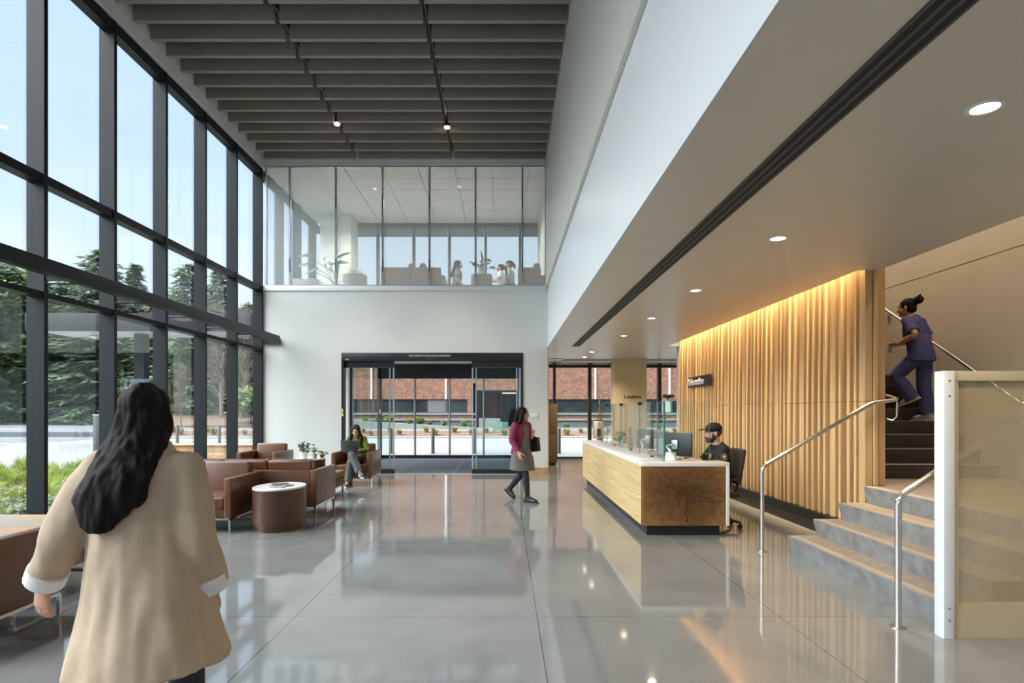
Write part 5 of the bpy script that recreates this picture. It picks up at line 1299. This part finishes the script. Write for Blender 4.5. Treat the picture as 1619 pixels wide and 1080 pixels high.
for s in 'lr': limb(t, J['h' + s], J['k' + s], J['a' + s], [.09, .078, .056, .056, .04])
[t.chain([J['a' + s], J['a' + s].lerp(J['t' + s], .5) + V((0, 0, -.006)), J['t' + s]], [.041, .039, .03], (1, 0, 0)) for s in 'lr']
put('tights', remeshed(t, .006, 3), tg, w)
def hb(m):
    h.e(m, (0, -.022, .034), (.088, .104, .090)); h.e(m, (0, -.05, -.03), (.088, .072, .085))
    m.chain([h.p(0, -.06, 0), h.p(0, -.075, -.10), (0, -.075, 1.28), (0, -.09, 1.20)], [(.085, .06), (.092, .055), (.11, .05), (.09, .03)], (1, 0, 0))
    for s in (-1, 1): m.chain([h.p(s * .06, .03, .06), h.p(s * .082, .005, -.02), h.p(s * .09, -.01, -.11), (s * .12, .02, 1.24)], [.03, .034, .04, .03], (1, 0, 0))
hair_blob(w, M['hair'], hb, .006)
shoe(w, J['al'], J['tl'], M['blackmetal'], high=.04, up=(0, .55, .85)); shoe(w, J['ar'], J['tr'], M['blackmetal'], high=.03)
bg_ = thing('shoulder_bag', 'dark flat bag held against the side of the woman in the magenta jacket', 'bag', (.265, 10.02, 0), math.radians(-132))
MB().obox((-.225, .10, .93), (.05, .26, .24), (.12, 0, 0), .015).build('bag_body', M['plastic'], bg_)
MB().chain([(-.225, .0, 1.04), (-.205, .02, 1.16), (-.15, .03, 1.325), (-.13, -.02, 1.31), (-.2, -.03, 1.15), (-.225, .18, 1.04)], [(.012, .004)] * 6, (0, 1, 0), n=8).build('strap', M['plastic'], bg_)

# --- woman with a laptop in the armchair
w = thing('person', 'seated woman in a green shirt and grey trousers using a laptop in the armchair', 'person', (-3.05, 12.32, 0), PI)
J = P(pelvis=(0, 0, .53), waist=(0, -.01, .67), chest=(0, .0, .81), neck=(0, .03, .965), sl=(-.155, .02, .92), sr=(.155, .02, .92), el=(-.235, .10, .70), er=(.25, .10, .72), wl=(-.11, .30, .70), wr=(.12, .30, .70),
      hl=(-.085, .03, .52), hr=(.085, .03, .53), kl=(.0, .46, .50), kr=(-.02, .47, .64), al=(.055, .48, .105), ar=(-.20, .60, .30), tl=(.06, .64, .035), tr=(-.29, .76, .235))
h = Head((-.0, .085, 1.10), (-.02, 1, -.38), k=.98)
gs = cloth('green_shirt', (.15, .20, .02), .10); gt_ = cloth('grey_trousers', (.085, .09, .098), .12)
figure(w, J, h, M['skin2'], gs, gt_, .0055, hd={'l': (V((.3, .9, -.05)), V((0, 0, -1)), .35), 'r': (V((-.3, .9, -.05)), V((0, 0, -1)), .35)}, wr=(.007, 14), legr=(.082, .078, .070, .068, .070))
face_parts(h, w, M['hairbrown'])
for s in (-1, 1): MB().obox((s * .045, .085, .965), (.06, .02, .07), (math.radians(35), 0, math.radians(s * -30)), .006).build('collar', gs, w)
MB().box(-.006, .006, .122, .128, .80, .94).build('placket', M['rubberwhite'], w)
def hb(m):
    h.e(m, (0, -.024, .036), (.086, .102, .090)); h.e(m, (0, -.055, -.03), (.084, .066, .085))
    for s in (-1, 1): m.chain([h.p(-.012, .062, .102), h.p(s * .042 - .006, .062, .076), h.p(s * .068, .044, .03), h.p(s * .079, .030, -.03)], [.013, .016, .017, .018], (1, 0, 0))
    for s in (-1, 1): m.chain([h.p(s * .03, .035, .098), h.p(s * .074, .035, .04), h.p(s * .084, .02, -.06), (s * .11, .09, .94), (s * .10 + .015, .125, .82)], [.02, .026, .034, .042, .02], (1, 0, 0))
    m.chain([h.p(0, -.06, 0), (0, -.04, .98), (0, -.07, .85)], [(.085, .05), (.10, .045), (.08, .03)], (1, 0, 0))
hair_blob(w, M['hairbrown'], hb, .005)
sw_ = simple('canvas_shoe', (.10, .095, .085), .8, var=.5, scale=14)
shoe(w, J['al'], J['tl'], sw_, M['rubberwhite']); shoe(w, J['ar'], J['tr'], sw_, M['rubberwhite'], up=(.12, .42, .90))
lp = thing('laptop', 'dark grey laptop on the lap of the seated woman', 'laptop', (-3.07, 11.97, .69), PI)
MB().box(-.175, .175, -.12, .12, 0, .014, .005).build('keyboard_base', simple('laptop_shell', (.075, .082, .09), .35, .5), lp)
sc__ = MB().obox((0, .145, .115), (.35, .010, .235), (math.radians(-12), 0, 0), .004).build('screen_lid', bpy.data.materials['laptop_shell'], lp)
m = MB(); m.ell((0, .152, .112), (.014, .004, .015)); m.ell((.004, .1545, .133), (.004, .002, .006)); m.build('logo', M['plastic'], sc__)

# --- guard behind the desk, with his chair
ch = thing('office_chair', 'dark office chair under the seated guard behind the desk', 'office chair', (2.765, 7.78, 0), PI / 2)
for k in range(5):
    a = k * 1.2566 + .3; c_, s_ = math.cos(a), math.sin(a)
    lg = MB().chain([(0, 0, .12), (c_ * .27, s_ * .27, .085)], [.026, .017], (0, 0, 1)).build('base_spoke', M['plastic'], ch)
    cs = MB(); cs.chain([(c_ * .29 - s_ * .02, s_ * .29 + c_ * .02, .03), (c_ * .29 + s_ * .02, s_ * .29 - c_ * .02, .03)], [.03, .03], (0, 0, 1), 'ff', 16); cs.cyl((c_ * .29, s_ * .29, 0), .01, .05, .09); cs.build('caster', M['plastic'], lg)
MB().cyl((0, 0, 0), .03, .1, .42).build('gas_lift', M['blackmetal'], ch)
MB().box(-.24, .24, -.22, .25, .40, .465, .03).build('seat', M['plastic'], ch)
bk = simple('chair_fabric', (.045, .038, .030), .8)
MB().merge(MB().box(-.22, .22, -.03, .03, 0, .46, .028, 3), Matrix.Translation((0, -.205, .56)) @ Matrix.Rotation(math.radians(9), 4, 'X')).build('backrest', bk, ch)
MB().chain([(0, -.1, .42), (0, -.25, .46), (0, -.26, .7)], [.02, .02, .018], (1, 0, 0)).build('back_bracket', M['plastic'], ch)
for s in (-1, 1): MB().chain([(s * .2, 0, .42), (s * .27, -.05, .46), (s * .27, -.06, .62)], [.014] * 3, (0, 1, 0)).box(s * .27 - .035, s * .27 + .035, -.16, .08, .62, .65, .012).build('armrest', M['plastic'], ch)
w = thing('person', 'bearded guard in a dark uniform and cap seated behind the desk facing left', 'person', (2.80, 7.78, 0), PI / 2)
J = P(pelvis=(0, 0, .54), waist=(0, .0, .70), chest=(0, .02, .88), neck=(0, .035, 1.065), sl=(-.195, .01, 1.005), sr=(.195, .01, 1.005), el=(-.26, .14, .80), er=(.27, .14, .80), wl=(-.15, .41, .875), wr=(.13, .42, .875),
      hl=(-.095, .03, .53), hr=(.095, .03, .53), kl=(-.12, .45, .54), kr=(.12, .45, .54), al=(-.12, .40, .11), ar=(.12, .42, .11), tl=(-.12, .55, .035), tr=(.12, .57, .035))
h = Head((0, .085, 1.215), (0, 1, -.08), k=1.03)
un = cloth('navy_uniform', (.010, .011, .017), .1)
figure(w, J, h, M['skin2'], un, cloth('navy_trousers', (.012, .013, .018)), .0055, True, sleeve='short', hd={'l': (V((.1, 1, -.05)), V((0, 0, -1)), .3), 'r': (V((-.1, 1, -.05)), V((0, 0, -1)), .3)}, wr=(.006, 13), legr=(.088, .08, .066, .06, .056))
face_parts(h, w)
def hb(m):
    h.e(m, (0, .042, -.076), (.056, .055, .046)); h.e(m, (0, .068, -.100), (.032, .03, .020))
    for s in (-1, 1): h.e(m, (s * .058, .012, -.045), (.016, .03, .045))
    m.chain([h.p(-.03, .088, -.06), h.p(0, .104, -.054), h.p(.03, .088, -.06)], [.006, .008, .006], h.u)
hair_blob(w, simple('beard_stubble', (.045, .030, .022), .8, var=.4, scale=120), hb, .0045, (.002, 60), 'beard')
def hb(m): h.e(m, (0, -.022, .012), (.078, .090, .075))
hair_blob(w, simple('cropped_hair', (.10, .07, .055), .8, var=.4, scale=140), hb, .006, (.001, 60))
cp_ = MB(); h.e(cp_, (0, -.012, .052), (.085, .105, .082), 28)
cap = put('cap', remeshed(cp_, .005, 3), un, w)
m = MB(); m.chain([h.p(0, .06, .052), h.p(0, .12, .056), h.p(0, .175, .046)], [(.080, .008), (.078, .006), (.045, .004)], h.r, n=20); m.build('cap_brim', un, cap)
for s in (-1, 1): MB().obox(h.p(s * .045, .028, -.168), (.055, .018, .045), (.6, 0, s * -.55), .007).build('collar', un, w)
gold = simple('gold_badge', (.62, .36, .05), .35, .6); navy = simple('navy_patch', (.012, .016, .05), .8)
pc = J['sl'].lerp(J['el'], .40) + V((-.071, -.012, .0)); RM = Matrix.Translation(pc) @ Matrix.Rotation(math.radians(-82), 4, 'Y') @ Matrix.Rotation(math.radians(8), 4, 'X')
pt_ = MB().merge(MB().lathe([(.050, 0), (.050, .003), (.042, .004), (0, .004)], n=28, cap=False, sy=.9), RM).build('shoulder_patch', gold, w)
MB().merge(MB().lathe([(.042, .0042), (0, .0046)], n=28, cap=False, sy=.9), RM).build('patch_field', navy, pt_)
MB().merge(MB().lathe([(.020, .005), (.014, .007), (0, .008)], (.004, 0, 0), 24, cap=False), RM).build('patch_seal', M['quartz'], pt_)
m = MB(); m.merge(MB().lathe([(.024, .0048), (.020, .0062), (.024, .0062)], (.004, 0, 0), 24, cap=False), RM)
for k in range(7):
    a = 2.4 + k * .26; m.merge(MB().box(.031 * math.cos(a) - .003, .031 * math.cos(a) + .003, .028 * math.sin(a) - .004, .028 * math.sin(a) + .004, .0045, .0055), RM)
m.build('patch_lettering', gold, pt_)
bc = V((-.085, .150, .915)); RB = Matrix.Translation(bc) @ Matrix.Rotation(math.radians(-80), 4, 'X') @ Matrix.Rotation(math.radians(-0), 4, 'Z')
MB().merge(MB().lathe([(.034, 0), (.030, .008), (.018, .012), (0, .013)], n=8, cap=False, sy=1.25), RB).build('chest_badge', gold, w)
MB().obox((.085, .148, .94), (.09, .008, .018), (math.radians(10), 0, 0), .003).build('name_bar', gold, w)
for a, t in ((J['al'], J['tl']), (J['ar'], J['tr'])): shoe(w, a, t, M['blackmetal'])

# --- nurse climbing the stairs
w = thing('person', 'woman in blue scrubs with tied up dark hair climbing the stairs', 'person', (5.60, 7.99, ZL + 4 * R2 + .004), math.radians(34))
J = P(pelvis=(0, .03, .90), waist=(-.01, .06, 1.05), chest=(-.02, .10, 1.22), neck=(-.02, .14, 1.385), sl=(-.185, .12, 1.34), sr=(.165, .10, 1.34), el=(-.30, -.02, 1.13), er=(.25, .02, 1.10), wl=(-.24, .20, 1.03), wr=(.24, .24, 1.08),
      hl=(-.09, .03, .88), hr=(.09, .02, .88), kl=(-.11, .28, .60), kr=(.085, .03, .48), al=(-.075, .09, .295), ar=(.075, -.03, .09), tl=(-.075, .225, .235), tr=(.065, .13, .03))
h = Head((-.03, .19, 1.535), (-.15, 1, -.10), k=1.0)
bl = cloth('blue_scrubs', (.060, .066, .20), .08)
figure(w, J, h, M['skin'], bl, bl, .0055, sleeve='short', hd={'l': (V((-.05, .9, -.15)), V((.6, 0, .6)), .9), 'r': (V((0, .8, .1)), V((-.6, 0, -.6)), .6)}, wr=(.009, 11), legr=(.092, .086, .078, .074, .075), names=('scrub_top', 'scrub_trousers'), tw=[(.14, .10), (.185, .13), (.165, .115), (.175, .118), (.165, .085), (.06, .058)])
t = MB(); t.chain([J['waist'] + V((0, 0, .04)), J['pelvis'] + V((0, 0, .02)), J['pelvis'] - V((0, 0, .10))], [(.180, .13), (.20, .145), (.215, .16)], J['hr'] - J['hl'], 'rf', 22); put('scrub_hem', remeshed(t, .006, 4, .5, (.008, 10)), bl, w)
face_parts(h, w)
def hb(m):
    h.e(m, (0, -.026, .036), (.088, .102, .088)); h.e(m, (0, -.05, -.02), (.078, .064, .07)); h.e(m, (.0, -.145, .075), (.062, .062, .056))
    for k in range(9):
        a = k * .7; m.chain([h.p(0, -.15, .08), h.p(.06 * math.cos(a), -.17, .085 + .06 * math.sin(a))], [.02, .010], (1, 0, 0))
hair_blob(w, M['hair'], hb, .006, (.010, 30))
ws = simple('white_shoe', (.55, .50, .45), .7)
shoe(w, J['al'], J['tl'], ws, M['rubberwhite'], up=(0, .40, .90)); shoe(w, J['ar'], J['tr'], ws, M['rubberwhite'])
ph = thing('phone', 'small pale phone in the hand of the woman in scrubs', 'phone', (5.60, 7.99, ZL + 4 * R2), math.radians(34))
MB().obox((-.245, .285, .985), (.012, .07, .13), (.3, 0, .2), .004).build('case', M['alu'], ph)

# --- three people upstairs
def stander(label, x, y, rz, hh, topmat, botmat, hairmat, style, arms=0):
    k = hh / 1.65; w = thing('person', label, 'person', (x, y, ZU), rz, 'people upstairs'); w.scale = (1.22, 1.22, 1.0)
    D = dict(pelvis=(0, 0, .86), waist=(0, .01, 1.02), chest=(0, .02, 1.18), neck=(0, .02, 1.36), sl=(-.165, .02, 1.30), sr=(.165, .02, 1.30), el=(-.22, -.02, 1.05), er=(.22, -.02, 1.05), wl=(-.2, .12, .86), wr=(.2, .12, .86),
             hl=(-.09, 0, .84), hr=(.09, 0, .84), kl=(-.09, .02, .46), kr=(.09, .02, .46), al=(-.09, -.02, .08), ar=(.09, -.02, .08), tl=(-.10, .13, .03), tr=(.10, .13, .03))
    if arms: D.update(wl=(-.05, .24, 1.08), wr=(.05, .25, 1.06), el=(-.23, .05, 1.06), er=(.23, .05, 1.06))
    J = {a: V(b) * k for a, b in D.items()}
    h = Head(V((0, .05, 1.52)) * k, (0, 1, -.08), k=.97 * (k ** .5))
    figure(w, J, h, M['skin'], topmat, botmat, .010, sleeve='short', k=k, wr=(.006, 12))
    def hb(m):
        h.e(m, (0, -.024, .034), (.086, .100, .090)); h.e(m, (0, -.05, -.02), (.08, .066, .08))
        if style == 'long':
            m.chain([h.p(0, -.06, 0), h.p(0, -.075, -.12), h.p(0, -.12, -.30), h.p(0, -.14, -.38)], [(.085, .06), (.10, .055), (.11, .05), (.08, .03)], (1, 0, 0))
            for s in (-1, 1): m.chain([h.p(s * .07, 0, .03), h.p(s * .085, -.01, -.10), h.p(s * .11, 0, -.24)], [.03, .036, .03], (1, 0, 0))
        else:
            h.e(m, (0, -.11, .03), (.035, .035, .035)); m.chain([h.p(0, -.11, .03), h.p(0, -.15, -.06), h.p(0, -.14, -.16 if style == 'tail' else -.24)], [.032, .036, .014], (1, 0, 0))
    hair_blob(w, hairmat, hb, .009)
    for s in 'lr': shoe(w, J['a' + s], J['t' + s], M['rubberwhite'])
gt2 = cloth('grey_top', (.10, .10, .10)); wt = cloth('white_top', (.62, .63, .62)); lt_ = cloth('light_grey_top', (.34, .35, .35)); jn = cloth('denim', (.06, .08, .13))
stander('long haired woman in a grey top standing upstairs left of the flowering plant', -1.42, 17.6, math.radians(-80), 1.60, gt2, jn, M['hair'], 'long')
stander('small girl in a white top standing upstairs beside the woman with a ponytail', -.08, 17.1, math.radians(85), 1.36, wt, jn, M['hair'], 'braid', 1)
stander('woman with a ponytail in a pale grey top standing upstairs behind the girl', .17, 17.5, math.radians(80), 1.57, lt_, jn, M['hair'], 'tail', 1)
